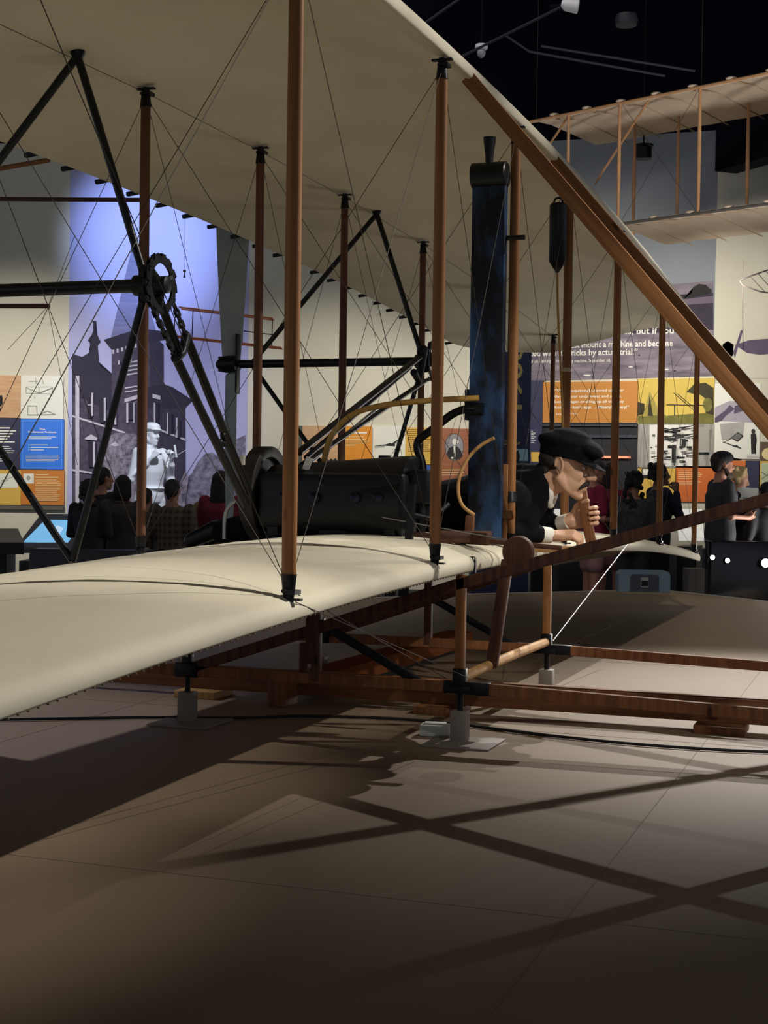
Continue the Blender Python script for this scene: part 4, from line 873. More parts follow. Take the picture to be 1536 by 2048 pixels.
struct(BF.build('trim_7', CEILM))
b = MB(); b.box((0, 0, 0.5), (1, 1, 1)); b.bm.free()

# ------------------------------------------------------------------ hanging glider, upper right
GL0 = V((CAM.x, CAM.y, 0)) + FH*15.5
def cam3(lat, dep, z): return V((CAM.x, CAM.y, 0)) + RH*lat + FH*dep + V((0, 0, z))
gd = V((-0.72, 0.69)); gc = V((0.69, 0.72)).normalized()
P0 = V((617/F*15.5, 15.5)); ZU = 0.976 + 790/F*15.5 + 0.05; ZL_ = ZU - 1.33
def gp(t, c, z): q = P0 + gd*t + gc*c; return cam3(q.x, q.y, z)
HG = empty('hanging_glider', gp(0.5, 0.6, ZL_), 'beige fabric biplane glider hanging near the ceiling at the upper right', 'glider')
GCLOTH = mat('aged_glider_cloth', (214, 194, 170), 0.85, var=0.08, scale=2.5); GRIB = mat('glider_rib_shade', (176, 152, 126), 0.8); GWOOD = mat('glider_spruce', (192, 144, 100), 0.5, var=0.15, scale=6)  # rib colour is the cloth darkened to paint in the ribs' soft shadow
for zz, nm in ((ZU, 'upper_wing'), (ZL_, 'lower_wing')):
    b = MB(); rings = []
    t0, t1 = (-2.2, 2.35) if zz == ZU else (-2.2, 1.32)
    for k in range(0, 41):
        t = t0 + (t1-t0)*k/40; rg = []
        for c_, h_ in [(-0.02, 0), (0.0, 0.022), (0.2, 0.07), (0.5, 0.085), (0.9, 0.05), (1.4, 0.0), (1.4, -0.006), (0.9, 0.04), (0.5, 0.073), (0.2, 0.058), (0.0, -0.014)]:
            rg.append(b.bm.verts.new(gp(t, c_, zz + h_ - 0.008*abs(math.sin(PI*t/0.46)))))
        rings.append(rg)
    n = len(rings[0])
    for a, c in zip(rings, rings[1:]):
        for k in range(n): b.bm.faces.new((a[k], a[(k+1) % n], c[(k+1) % n], c[k])).smooth = True
    b.bm.faces.new(rings[0]); b.bm.faces.new(rings[-1][::-1])
    w_ = b.build(nm, GCLOTH, HG)
    rod('wing_spar', gp(t0, -0.01, zz), gp(t1, -0.01, zz), 0.016, GWOOD if zz == ZU else mat('grey_spar', (96, 92, 84), 0.6), w_)
    k = t0
    while k < t1:
        b = MB(); b.tube([gp(k, 0.02, zz-0.012), gp(k, 0.5, zz+0.066), gp(k, 0.9, zz+0.034), gp(k, 1.52, zz-0.025)], 0.008, 6); b.build('wing_rib', GRIB, w_)
        b = MB(); b.ell(gp(k, 0.02, zz+0.03), (0.06, 0.06, 0.022), seg=10); b.build('rib_cap', GCLOTH, w_); k += 0.46
for t, c_ in ((0.0, 0.0), (1.02, 0.0), (1.72, 0.0), (-1.2, 0.0), (0.0, 1.0), (0.9, 1.0), (1.5, 1.0), (-1.2, 1.0)):
    h_ = 0.045 if c_ else 0.0
    b = MB(); b.tube([gp(t, c_, ZL_+h_), gp(t, c_, (ZL_+ZU)/2), gp(t, c_, ZU+h_)], [0.016, 0.022, 0.016], 10); b.build('strut', GWOOD, HG)
rod('drift_strut', gp(0.62, 0.0, ZU), gp(1.7, 0.5, ZL_+0.62), 0.014, GWOOD, HG)
rod('drift_strut', gp(1.7, 0.0, ZU), gp(2.3, 0.3, ZU-0.3), 0.014, GWOOD, HG)
for t in (0.0, 2.2): 
    q = gp(t, 0.02, ZU); rod('hanging_wire', q, (q.x, q.y, CEIL), 0.003, WIRE, HG, 6)
for t in (0.0, 1.0): rod('brace_wire', gp(t, 0, ZU), gp(t-1.0 if t else 1.0, 0, ZL_), 0.002, WIRE, HG, 6)

# thin orange model frame hung before the mural, plumb weight, right hand models
MW = Wall(V((CAM.x, CAM.y, 0)) + FH*16.5, RH, -FH)
def mp(x, y, off=0.0): u, z = MW.uv(x, y); return MW.p(u, z, off)
MF = empty('model_frame', mp(450, 650), 'thin orange wooden model biplane frame hanging behind the grey blade', 'model')
OW = mat('orange_wood', (196, 112, 70), 0.6)
for off in (0.0, 0.18):
    rod('frame_spar', mp(362, 618, off), mp(548, 640, off), 0.009, OW, MF); rod('frame_spar', mp(348, 674, off), mp(565, 698, off), 0.009, OW, MF)
for x, y0, y1 in ((386, 622, 676), (350, 634, 674), (486, 634, 690), (545, 641, 694)): rod('frame_upright', mp(x, y0), mp(x-2, y1), 0.006, DARKWOOD, MF)
rod('frame_upright', mp(487, 662), mp(550, 670), 0.006, DARKWOOD, MF)
q = mp(450, 630); rod('hanging_wire', q, (q.x, q.y, CEIL), 0.002, WIRE, MF, 6)
HW = empty('hanging_weight', mp(369, 546), 'tiny dark weight hanging on a thread before the blue lit mural', 'weight')
q = mp(369, 540); b = MB(); b.lathe([(0.018, 0.0), (0.018, -0.02), (0.006, -0.03), (0.006, -0.06), (0.014, -0.065), (0.014, -0.085)], q, (0, 0, 1), 10); b.build('weight', BLACK, HW); rod('hanging_wire', q, (q.x, q.y, CEIL), 0.002, WIRE, HW, 6)
RW = Wall(V((CAM.x, CAM.y, 0)) + FH*15.5, RH, -FH)
def rp(x, y, off=0.0): u, z = RW.uv(x, y); return RW.p(u, z, off)
KT = empty('hanging_kite', rp(1520, 560), 'open framed translucent kite model hanging at the right edge', 'kite')
pts = [(1480, 562), (1490, 556), (1536, 540), (1600, 520), (1610, 572), (1540, 586), (1520, 583), (1486, 571)]
b = MB(); b.tube([rp(*p_) for p_ in pts] + [rp(*pts[0])], 0.008, 8); b.build('kite_frame', mat('dark_cane', (66, 58, 58), 0.6), KT)
b = MB()
for k in range(6): b.tube([rp(1500+k*16, 552-k*5), rp(1530+k*16, 584-k*3)], 0.004, 6)
b.build('kite_rib', mat('dark_cane', (66, 58, 58), 0.6), KT)
b = MB(); b.tube([rp(1485, 570), rp(1486, 700)], 0.004, 6); b.tube([rp(1486, 520), rp(1486, 556)], 0.0015, 6); b.build('kite_string', WIRE, KT)
# ------------------------------------------------------------------ figures
def xf(mb, T):
    bmesh.ops.transform(mb.bm, matrix=T, verts=mb.bm.verts); return mb
def merge(dst, src):
    me = bpy.data.meshes.new('m'); src.bm.to_mesh(me); src.bm.free(); dst.bm.from_mesh(me); bpy.data.meshes.remove(me)
def head_mb(T, fine=False):
    """head and face; x forward, y left, z up, origin between the ears"""
    h = MB(); sg = 24 if fine else 14
    h.ell((-0.012, 0, 0.04), (0.098, 0.074, 0.085), seg=sg); h.ell((0.03, 0, 0.01), (0.06, 0.062, 0.075), seg=sg)
    h.ell((0.04, 0, -0.045), (0.046, 0.05, 0.058), seg=sg); h.ell((0.07, 0, -0.06), (0.026, 0.034, 0.036), seg=sg)
    for s in (-1, 1):
        h.limb([(-0.005, 0.054*s, -0.045), (0.03, 0.042*s, -0.082), (0.068, 0.006*s, -0.1)], [0.021, 0.0165, 0.018], 12)
        h.limb([(0.084, 0.008*s, 0.03), (0.079, 0.026*s, 0.034), (0.066, 0.046*s, 0.03)], [0.009, 0.0105, 0.009], 10)
        h.ell((0.05, 0.043*s, -0.022), (0.036, 0.0125, 0.03), seg=sg); h.ell((0.03, 0.032*s, -0.055), (0.046, 0.025, 0.042), seg=sg)
        h.ell((0.101, 0.012*s, -0.029), (0.014, 0.0095, 0.0095), seg=12)
        E_ = Euler((0, -0.25, 0.35*s)).to_matrix()
        h.ell((-0.006, 0.077*s, 0.002), (0.017, 0.006, 0.03), E_, 12); 
        pts = [V((-0.008, 0.082*s, 0.002)) + E_ @ V((0.018*math.cos(a), 0, 0.032*math.sin(a))) for a in [math.radians(q) for q in range(-100, 190, 24)]]
        h.tube(pts, 0.0048, 8)
    h.ell((0.07, 0, -0.102), (0.02, 0.025, 0.018), seg=sg)
    h.limb([(0.087, 0, 0.026), (0.102, 0, 0.002), (0.117, 0, -0.023)], [0.0105, 0.0125, 0.0145], 12)
    h.ell((0.09, 0, -0.0635), (0.0115, 0.022, 0.0055), seg=12); h.ell((0.0885, 0, -0.0755), (0.0115, 0.019, 0.0065), seg=12)
    return xf(h, T)
def hand_mb(W, d, n, thumb, curls, s=1.0, spread=0.0):
    """W wrist, d towards fingers, n palm direction, thumb = +1/-1 side along n x d"""
    W = V(W); d = V(d).normalized(); n = V(n); n = (n - d*n.dot(d)).normalized(); a = n.cross(d)*thumb
    h = MB(); offs = [0.031, 0.0105, -0.0105, -0.03]; Ls = [0.074, 0.082, 0.076, 0.06]
    h.limb([W - d*0.02*s, W + d*0.01*s], [0.025*s, 0.024*s], 12)
    for o, L, cu in zip(offs, Ls, curls):
        k = W + d*0.088*s + a*o*s*1.0 - n*0.004*s
        h.limb([W + a*o*0.5*s, W + d*0.045*s + a*o*0.85*s, k], [0.0165*s, 0.0155*s, 0.0115*s], 10)
        p = k; th = 0.0; rr = 0.0088*s; pts = [k]; rs = [0.0105*s]
        for f_, c_ in zip((0.46, 0.31, 0.23), cu):
            th += c_; p = p + (d*math.cos(th) + n*math.sin(th) + a*o*spread*8)*L*f_*s; pts.append(p); rs.append(rr); rr *= 0.9
        h.limb(pts, rs, 10)
    t0 = W + d*0.022*s + a*0.024*s; t1 = t0 + (d*0.55 + a*0.65 + n*0.45).normalized()*0.042*s; t2 = t1 + (d*0.85 + a*0.25 + n*0.45).normalized()*0.034*s; t3 = t2 + (d*0.9 + n*0.4).normalized()*0.026*s
    h.limb([W + d*0.01*s + a*0.01*s, t0, t1, t2, t3], [0.016*s, 0.016*s, 0.0125*s, 0.0105*s, 0.0085*s], 10)
    return h
RELAX = [(0.25, 0.35, 0.25)]*4; GRIP = [(1.1, 1.2, 0.7)]*4
def figure(label, px, py, d, face, hair, shirt, trouser, arms='down', skin=(150, 106, 84), sleeve='long', shoulders=1.0, hat=None, extra=None, hold=None, lean=0.0, gz=HALL, name='person', cat='person', stone=None, body_w=1.0, look=0.0, bare=False):
    """standing figure whose head top appears at px, py; face = (right, away) direction in plan"""
    top = at(px, py, d=d); H = top.z - gz
    f = (RH*face[0] + FH*face[1]).normalized(); l = V((-f.y, f.x, 0))
    T = M.Identity(4)
    for i in range(3): T[i][0] = f[i]; T[i][1] = l[i]; T[i][2] = (0, 0, 1)[i]
    T[0][3] = top.x; T[1][3] = top.y; T[2][3] = gz
    k = H/1.75; sw = 0.185*shoulders
    if arms == 'down': A = [((-0.02, sw+0.06, 1.14), (0.06, sw+0.07, 0.90)), ((-0.02, -sw-0.06, 1.14), (0.06, -sw-0.07, 0.90))]
    elif arms == 'front': A = [((0.02, sw+0.06, 1.13), (0.24, 0.08, 1.12)), ((0.02, -sw-0.06, 1.13), (0.24, -0.08, 1.12))]
    elif arms == 'mouth': A = [((0.04, sw+0.04, 1.13), (0.2, 0.08, 1.08)), ((0.17, -sw+0.0, 1.18), (0.17, -0.08, 1.45))]
    elif arms == 'read': A = [((0.04, sw+0.04, 1.15), (0.25, 0.1, 1.2)), ((0.04, -sw-0.04, 1.15), (0.25, -0.1, 1.2))]
    elif arms == 'hip': A = [((-0.06, sw+0.14, 1.14), (0.06, sw-0.02, 1.04)), ((-0.02, -sw-0.06, 1.14), (0.06, -sw-0.07, 0.90))]
    else: A = arms
    sh = [(0.0, sw, 1.42), (0.0, -sw, 1.42)]; w_ = body_w
    torso = [(0, 0, 0.88), (0.0, 0, 0.96), (0.0, 0, 1.08), (0.012, 0, 1.22), (0.006, 0, 1.34), (-0.01, 0, 1.43), (-0.018, 0, 1.475)]
    tr = [(0.1*w_, 0.15*w_), (0.115*w_, 0.165*w_), (0.105*w_, 0.145*w_), (0.12*w_, 0.162*w_), (0.115*w_, 0.175*w_), (0.08, 0.13), (0.055, 0.065)]
    legs = [[(0, 0.09*s, 0.9), (0.01, 0.095*s, 0.5), (-0.015, 0.1*s, 0.08)] for s in (1, -1)]
    Lk = M.Rotation(look, 4, 'Z') @ M.Rotation(lean, 4, 'Y')
    HT = M.Translation((0.012, 0, 1.615)) @ Lk
    b = MB(); b.tube(torso, tr, 18, upv=(1, 0, 0))
    b.limb([(-0.02, 0, 1.44), (0.0, 0, 1.54)], [0.058, 0.055], 14)
    for lg in legs:
        b.limb(lg, [0.09, 0.058, 0.04], 12); b.limb([V(lg[2]) + V((0.0, 0, -0.03)), V(lg[2]) + V((0.13, 0, -0.045))], [0.042, 0.035], 10)
    merge(b, head_mb(HT))
    for i, (e, w2) in enumerate(A):
        b.limb([sh[i], e, w2], [0.052, 0.038, 0.025], 12)
        dd = (V(w2)-V(e)).normalized(); nn = V((0, -1 if i == 0 else 1, 0)) if abs(dd.y) < 0.8 else V((-1, 0, 0))
        if arms in ('front', 'read'): nn = V((0, -0.6 if i == 0 else 0.6, 0.8))
        merge(b, hand_mb(w2, dd, nn, 1 if i == 0 else -1, RELAX if arms == 'down' else GRIP))
    S_ = M.Diagonal((k, k, k, 1))
    xf(b, T @ S_)
    clothes = stone is None
    def cl(infl=0.012):
        c = MB()
        return c
    skinm = mat('skin_%d_%d_%d' % skin, skin, 0.55) if clothes else stone
    if not clothes:   # carved figure: clothes are part of the stone
        for i, (e, w2) in enumerate(A):
            q = MB(); q.limb([sh[i], e, V(e)*0.3+V(w2)*0.7], [0.06, 0.05, 0.04], 12); merge(b, xf(q, T @ S_))
        q = MB(); q.tube(torso[:-1], [(x+0.018, y+0.016) for x, y in tr[:-1]], 18, upv=(1, 0, 0))
        q.tube([(0, 0, 1.0), (0, 0, 1.04)], (0.13, 0.17), 18, upv=(1, 0, 0))
        for lg in legs: q.limb(lg, [0.11, 0.085, 0.075], 12)
        q.tube([(-0.02, 0, 1.44), (-0.01, 0, 1.5)], (0.08, 0.082), 14, upv=(1, 0, 0))
        cp_ = MB(); cp_.ell((0.0, 0, 0.085), (0.112, 0.092, 0.055)); cp_.tube([(0, 0, 0.055), (0, 0, 0.085)], (0.108, 0.09), 16, upv=(1, 0, 0)); cp_.ell((0.1, 0, 0.05), (0.06, 0.065, 0.01))
        merge(q, xf(cp_, HT)); merge(b, xf(q, T @ S_))
    body = put(name, remesh(b, 0.011, 3, name), skinm)
    tag(body, label, cat)
    if not clothes: return body
    def child(nm, mb, col, vox=0.014, sm=4, **kw):
        xf(mb, T @ S_); return put(nm, remesh(mb, vox, sm, nm), col if not isinstance(col, tuple) else mat('%s_%d_%d_%d' % ((nm,) + col), col, 0.85, var=0.12, scale=14), body)
    c = MB(); c.tube([(0, 0, 0.86)] + torso[1:-1] + [(-0.016, 0, 1.465)], [(tr[0][0]+0.028, tr[0][1]+0.028)] + [(x+0.02, y+0.02) for x, y in tr[1:-1]] + [(0.062, 0.075)], 18, upv=(1, 0, 0))
    for i, (e, w2) in enumerate(A):
        ew = V(e)*0.12 + V(w2)*0.88 if sleeve == 'long' else V(sh[i])*0.25 + V(e)*0.75
        c.limb([sh[i], e, ew] if sleeve == 'long' else [sh[i], ew], [0.07, 0.056, 0.04] if sleeve == 'long' else [0.07, 0.06], 12)
    child('shirt', c, shirt)
    c = MB(); c.tube([(0, 0, 0.84), (0, 0, 0.92), (0, 0, 1.0)], [(0.115*w_, 0.165*w_), (0.13*w_, 0.18*w_), (0.122*w_, 0.17*w_)], 18, upv=(1, 0, 0))
    for lg in legs:
        if bare: c.limb([lg[0], V(lg[0])*0.35+V(lg[1])*0.65], [0.108, 0.095], 12)
        else: c.limb([lg[0], lg[1], V(lg[2])+V((0, 0, 0.02))], [0.105, 0.08, 0.065], 12)
    child('trousers', c, trouser)
    c = MB()
    for lg in legs: c.limb([V(lg[2]) + V((-0.03, 0, -0.035)), V(lg[2]) + V((0.14, 0, -0.045))], [0.044, 0.038], 10)
    child('shoes', c, (28, 26, 26))
    if hair:
        kind, col = hair; c = MB()
        c.ell((-0.022, 0, 0.05), (0.102, 0.084, 0.09)); 
        if kind in ('short', 'tied', 'bun'): c.ell((-0.05, 0, 0.005), (0.06, 0.078, 0.075))
        if kind == 'tied': c.ell((-0.125, 0, 0.03), (0.045, 0.05, 0.05)); c.limb([(-0.14, 0, 0.02), (-0.15, 0, -0.07)], [0.035, 0.02], 10)
        if kind == 'bun': c.ell((-0.1, 0, 0.1), (0.055, 0.055, 0.05))
        if kind in ('long', 'bob'):
            dn = -0.3 if kind == 'long' else -0.15
            c.tube([(-0.03, 0, 0.08), (-0.05, 0, -0.02), (-0.07, 0, dn*0.6), (-0.085, 0, dn)], [(0.085, 0.09), (0.075, 0.1), (0.06, 0.11), (0.03, 0.085)], 16, upv=(1, 0, 0))
        if kind in ('curly', 'short_curly'):
            random.seed(int(px)); rng = -0.28 if kind == 'curly' else -0.04
            for _ in range(46 if kind == 'curly' else 34):
                a = random.uniform(0.9, 2*PI-0.9); z_ = random.uniform(rng, 0.13); r_ = 0.085 if z_ > -0.05 else 0.1
                c.ell((-0.02 + r_*math.cos(a)*1.05, r_*math.sin(a), z_), (0.03, 0.03, 0.03), seg=8)
        xf(c, HT); child('hair', c, col if isinstance(col, tuple) else col, 0.010, 2)
    if hat:
        c = MB(); c.ell((0.0, 0, 0.075), (0.108, 0.09, 0.07)); c.ell((0.125, 0, 0.058), (0.075, 0.066, 0.009)); c.ell((0.12, 0, 0.062), (0.05, 0.05, 0.012)); xf(c, HT); child('cap', c, hat, 0.008, 2)
    if extra == 'beard':
        c = MB(); c.ell((0.06, 0, -0.09), (0.042, 0.05, 0.045)); c.limb([(0.0, 0.062, -0.03), (0.04, 0.05, -0.085)], [0.02, 0.026]); c.limb([(0.0, -0.062, -0.03), (0.04, -0.05, -0.085)], [0.02, 0.026]); xf(c, HT); child('beard', c, (46, 32, 26), 0.008, 2)
    if extra == 'plaid':
        pass
    return body
DARKHAIR = (24, 20, 20)
PLAID = mat('plaid_shirt', (110, 92, 70), 0.85)
def plaid():
    nt = PLAID.node_tree; b = nt.nodes['Principled BSDF']; tc = nt.nodes.new('ShaderNodeTexCoord'); mx = None; outs = []
    for ax, sc in (('Z', 11.0), ('X', 13.0)):
        wv = nt.nodes.new('ShaderNodeTexWave'); wv.bands_direction = ax; wv.inputs['Scale'].default_value = sc/2; nt.links.new(tc.outputs['Object'], wv.inputs['Vector']); outs.append(wv)
    ad = nt.nodes.new('ShaderNodeMath'); ad.operation = 'ADD'; nt.links.new(outs[0].outputs['Fac'], ad.inputs[0]); nt.links.new(outs[1].outputs['Fac'], ad.inputs[1])
    rp = nt.nodes.new('ShaderNodeValToRGB'); rp.color_ramp.elements[0].position = 0.5; rp.color_ramp.elements[1].position = 1.0
    rp.color_ramp.elements[0].color = (*lin((84, 70, 54)), 1); rp.color_ramp.elements[1].color = (*lin((44, 36, 31)), 1)
    mu = nt.nodes.new('ShaderNodeMath'); mu.operation = 'MULTIPLY'; mu.inputs[1].default_value = 0.6; nt.links.new(ad.outputs[0], mu.inputs[0])
    nt.links.new(mu.outputs[0], rp.inputs[0]); nt.links.new(rp.outputs[0], b.inputs['Base Color'])
plaid()
AWAY = (0.1, 1)
figure('person with long curly dark hair in a black jacket, leftmost visitor before the mural', 179, 957, 13.1, (0.35, 1), ('curly', (36, 27, 24)), (30, 30, 34), (26, 26, 30), 'front')
figure('tall person with short black hair in black, turned right, before the mural', 206, 934, 13.8, (0.9, 0.75), ('short', DARKHAIR), (20, 21, 28), (24, 24, 28), 'down', body_w=1.1)
figure('person with shoulder length dark hair in a grey cardigan left of the red strut', 247, 950, 13.4, AWAY, ('bob', (28, 22, 20)), (62, 56, 54), (56, 50, 48), 'front')
figure('short person with dark tied hair half hidden behind the red strut', 292, 976, 13.9, (0.3, 1), ('bun', DARKHAIR), (48, 40, 40), (30, 28, 30), 'front')
figure('person with dark tied back hair in a brown plaid shirt, seen from behind', 345, 958, 12.8, (0.15, 1), ('tied', DARKHAIR), PLAID, (40, 36, 36), 'down', shoulders=1.05)
figure('short person in a pale grey shirt right of the plaid shirt visitor', 399, 1003, 14.4, (0.6, 1), ('short', (120, 92, 60)), (120, 124, 126), (60, 60, 66), 'front', skin=(190, 140, 112))
figure('person with long dark hair in a dark red top behind the grey blade', 443, 941, 13.4, (0.25, 1), ('long', (30, 20, 20)), (108, 20, 38), (84, 18, 32), 'front', body_w=1.15)
figure('person whose dark head shows above the engine, left of two', 768, 932, 16.0, AWAY, ('short', DARKHAIR), (40, 40, 46), (36, 36, 40), 'down')
figure('person whose brown head shows above the engine, right of two', 797, 929, 16.8, (0.5, 1), ('bob', (74, 54, 42)), (60, 56, 56), (36, 36, 40), 'down')
figure('person in a crimson shirt and grey cap beyond the mannequin pilot', 1186, 918, 14.6, (1, 0.25), ('short', (120, 110, 104)), (140, 26, 62), (176, 128, 126), 'front', (190, 130, 110), 'short', hat=(64, 66, 74), bare=True, body_w=1.15)
figure('dark haired person in a crimson top and bare legs behind the capped one', 1222, 926, 15.2, (0.6, 1), ('bob', (38, 26, 24)), (120, 22, 50), (160, 112, 112), 'down', (190, 136, 120), bare=True)
figure('person with long black curly hair and a grey patterned dress, back turned', 1268, 944, 14.4, (0.3, 1), ('curly', (18, 16, 18)), mat('mottled_dress', (66, 64, 68), 0.85, rgb2=(34, 32, 36), scale=30), (40, 40, 44), 'front', body_w=1.1)
nv = figure('person in a dark navy shirt holding a hand to the chin, facing right', 1318, 925, 15.0, (1, 0.2), ('short_curly', (22, 18, 18)), (26, 26, 46), (28, 28, 34), 'mouth', (120, 84, 68))
figure('bearded person in a black cap and dark t-shirt facing right', 1443, 903, 14.1, (1, 0.12), ('short', (40, 30, 26)), (40, 40, 48), (24, 24, 28), 'front', (168, 118, 96), 'short', hat=(16, 16, 18), extra='beard', body_w=1.1)
rd = figure('elderly person with short blonde curly hair reading a white paper', 1476, 933, 14.7, (1, -0.35), ('short_curly', (206, 176, 128)), (46, 36, 50), (40, 34, 44), 'read', (196, 146, 122), lean=0.35)
figure('person in dark clothes partly hidden behind the rising wooden beam, right edge', 1534, 964, 14.3, (-0.4, 1), ('bob', DARKHAIR), (34, 34, 40), (30, 30, 34), 'down')
b = MB(); q = at(1497, 988, d=14.52); R_ = Euler((0.9, 0.0, 0.35)).to_matrix(); b.box(q, (0.2, 0.15, 0.004), R_); b.box(q + V((0.02, -0.01, 0.01)), (0.16, 0.12, 0.003), Euler((1.0, 0.1, 0.3)).to_matrix())
tag(b.build('leaflet', mat('white_paper', (232, 232, 226), 0.8)), 'white leaflet held by the elderly blonde reader', 'paper')
b = MB(); q = at(1304, 1022, d=14.72); b.box(q, (0.12, 0.02, 0.24), Euler((0, 0.35, 0.3)).to_matrix(), 0.004)
tag(b.build('notebook', mat('grey_notebook', (96, 92, 92), 0.7)), 'grey notebook held beside the person with a hand to the chin', 'notebook')

# white statue before the schoolhouse mural
MARBLE = mat('white_statue_paint', (226, 228, 236), 0.6)
SF = ((0.13, 0.19, 1.13), (0.24, 0.09, 1.36)), ((-0.05, -0.24, 1.13), (0.16, -0.12, 1.37))
figure('white statue of a man in a flat cap, both hands raised, before the mural', 301, 845, 16.0, (0.8, -0.6), None, None, None, SF, gz=-0.14, name='statue', cat='statue', stone=MARBLE)
q = at(305, 900, d=16.0)
tag(MB().box((q.x, q.y, (HALL-0.14)/2), (0.8, 0.8, -0.14-HALL), None, 0.01).build('plinth', mat('plinth_grey', (110, 110, 116), 0.7)), 'low grey plinth under the white statue', 'plinth')
b = MB(); b.tube([at(349, 890, d=15.75), at(353, 915, d=15.75)], 0.012, 10); b.tube([at(330, 925, d=15.8), at(372, 900, d=15.7)], 0.004, 8)
tag(b.build('rod_tool', MARBLE), 'thin white rod held in the raised hand of the statue', 'rod')

# ------------------------------------------------------------------ the pilot mannequin lying on the lower wing
PY = 0.30; hs = 1.14
HT = M.Translation((0.168, PY, 1.068)) @ M.Rotation(math.radians(1), 4, 'Z') @ M.Rotation(math.radians(10), 4, 'Y') @ M.Diagonal((hs, hs, hs, 1))
b = head_mb(HT, True)
b.limb([(-0.01, PY, 0.955), (0.08, PY, 0.99), (0.145, PY, 1.03)], [0.07, 0.068, 0.068], 18)
tp = [(-0.68, PY, 0.835), (-0.5, PY, 0.85), (-0.3, PY, 0.88), (-0.13, PY, 0.915), (-0.02, PY, 0.93), (0.02, PY, 0.95)]
tr = [(0.085, 0.15), (0.1, 0.15), (0.105, 0.155), (0.115, 0.165), (0.09, 0.14), (0.06, 0.08)]
b.tube(tp, tr, 18, upv=(0, 0, 1))
legs = [[(-0.66, PY+0.09*s, 0.83), (-1.08, PY+0.1*s, 0.8), (-1.5, PY+0.09*s, 0.745)] for s in (1, -1)]
for lg in legs: b.limb(lg, [0.08, 0.055, 0.04], 12)
shl = [(-0.03, PY+0.17, 0.925), (-0.03, PY-0.17, 0.925)]
elb = [(-0.04, PY+0.2, 0.765), (-0.06, PY-0.19, 0.785)]
wri = [(0.172, PY+0.095, 0.826), (0.115, PY-0.02, 0.762)]
for s_, e_, w_ in zip(shl, elb, wri): b.limb([s_, e_, w_], [0.05, 0.038, 0.027], 12)
body = remesh(b, 0.0045, 9, 'person')
hb = MB()
merge(hb, hand_mb(wri[0], (0.95, -0.05, 0.2), (-0.1, -1, 0.05), 1, [(0.45, 1.35, 1.0), (0.45, 1.4, 1.0), (0.5, 1.4, 1.0), (0.6, 1.3, 0.9)], 1.12))
merge(hb, hand_mb(wri[1], (1, 0.12, 0.03), (0.1, 0.35, -1), -1, [(0.55, 0.9, 0.6), (0.6, 0.9, 0.6), (0.65, 0.9, 0.6), (0.7, 0.9, 0.5)], 1.1))
hm = remesh(hb, 0.0026, 2, 'hands')
bb = bmesh.new(); bb.from_mesh(body); bb.from_mesh(hm); bb.to_mesh(body); bb.free(); bpy.data.meshes.remove(hm)
for p_ in body.polygons: p_.use_smooth = True
SKIN = mat('mannequin_skin', (210, 164, 130), 0.55, var=0.06, scale=9)
PILOT = tag(put('person', body, SKIN), 'mannequin pilot in black suit and cap lying on the wing, gripping a wooden lever', 'person')
SUIT = mat('black_wool_suit', (12, 12, 16), 0.95, var=0.15, scale=30, spec=0.15); CAPM = mat('black_wool_cap', (14, 14, 18), 0.95, var=0.2, scale=30, spec=0.15); SHIRT = mat('white_cotton', (226, 222, 206), 0.8)
c = MB(); c.tube(tp[:-1] + [(0.03, PY, 0.965)], [(x+0.03, y+0.03) for x, y in tr[:-1]] + [(0.085, 0.1)], 20, upv=(0, 0, 1))
c.limb([(-0.3, PY, 0.95), (-0.12, PY, 0.99), (-0.02, PY, 1.005), (0.055, PY, 1.02)], [0.06, 0.085, 0.078, 0.06], 14)
for s_, e_, w_ in zip(shl, elb, wri):
    ew = V(e_)*0.28 + V(w_)*0.72; c.limb([s_, e_, ew], [0.085, 0.062, 0.042], 14)
c.limb([(0.04, PY-0.075, 0.97), (0.06, PY-0.085, 0.9), (0.02, PY-0.12, 0.82)], [0.055, 0.055, 0.055], 12); c.limb([(0.04, PY+0.08, 0.96), (0.06, PY+0.09, 0.9), (0.02, PY+0.12, 0.82)], [0.05, 0.05, 0.05], 12)
c.limb([(-0.02, PY+0.07, 1.0), (0.055, PY+0.05, 1.055), (0.075, PY, 1.075)], [0.04, 0.026, 0.024], 10); c.limb([(-0.02, PY-0.07, 1.0), (0.06, PY-0.072, 1.03), (0.075, PY-0.04, 1.06)], [0.05, 0.028, 0.024], 10); c.limb([(0.06, PY-0.075, 1.03), (0.09, PY-0.085, 0.985), (0.085, PY-0.085, 0.93)], [0.028, 0.028, 0.035], 10)
put('jacket', remesh(c, 0.009, 4, 'jacket'), SUIT, PILOT)
c = MB(); c.tube([(-0.85, PY, 0.825), (-0.7, PY, 0.83), (-0.52, PY, 0.845)], [(0.09, 0.16), (0.115, 0.18), (0.115, 0.175)], 18, upv=(0, 0, 1))
for lg in legs: c.limb([lg[0], lg[1], V(lg[2])+V((0.05, 0, 0))], [0.1, 0.078, 0.06], 12)
put('trousers', remesh(c, 0.012, 4, 'trousers'), SUIT, PILOT)
c = MB()
for lg in legs: c.limb([V(lg[2])+V((0.02, 0, 0.01)), V(lg[2])+V((-0.12, 0, -0.05))], [0.046, 0.036], 12)
put('shoes', remesh(c, 0.01, 2, 'shoes'), BLACK, PILOT)
c = MB(); c.tube([(0.04, PY, 0.99), (0.075, PY, 0.985), (0.105, PY, 0.995)], [(0.074, 0.074), (0.074, 0.073), (0.074, 0.073)], 20, upv=(0, 0, 1))
c.limb([(0.1, PY-0.04, 0.945), (0.105, PY-0.03, 0.91)], [0.03, 0.018], 10); c.limb([(0.1, PY+0.04, 0.94), (0.1, PY+0.02, 0.9)], [0.03, 0.02], 10)
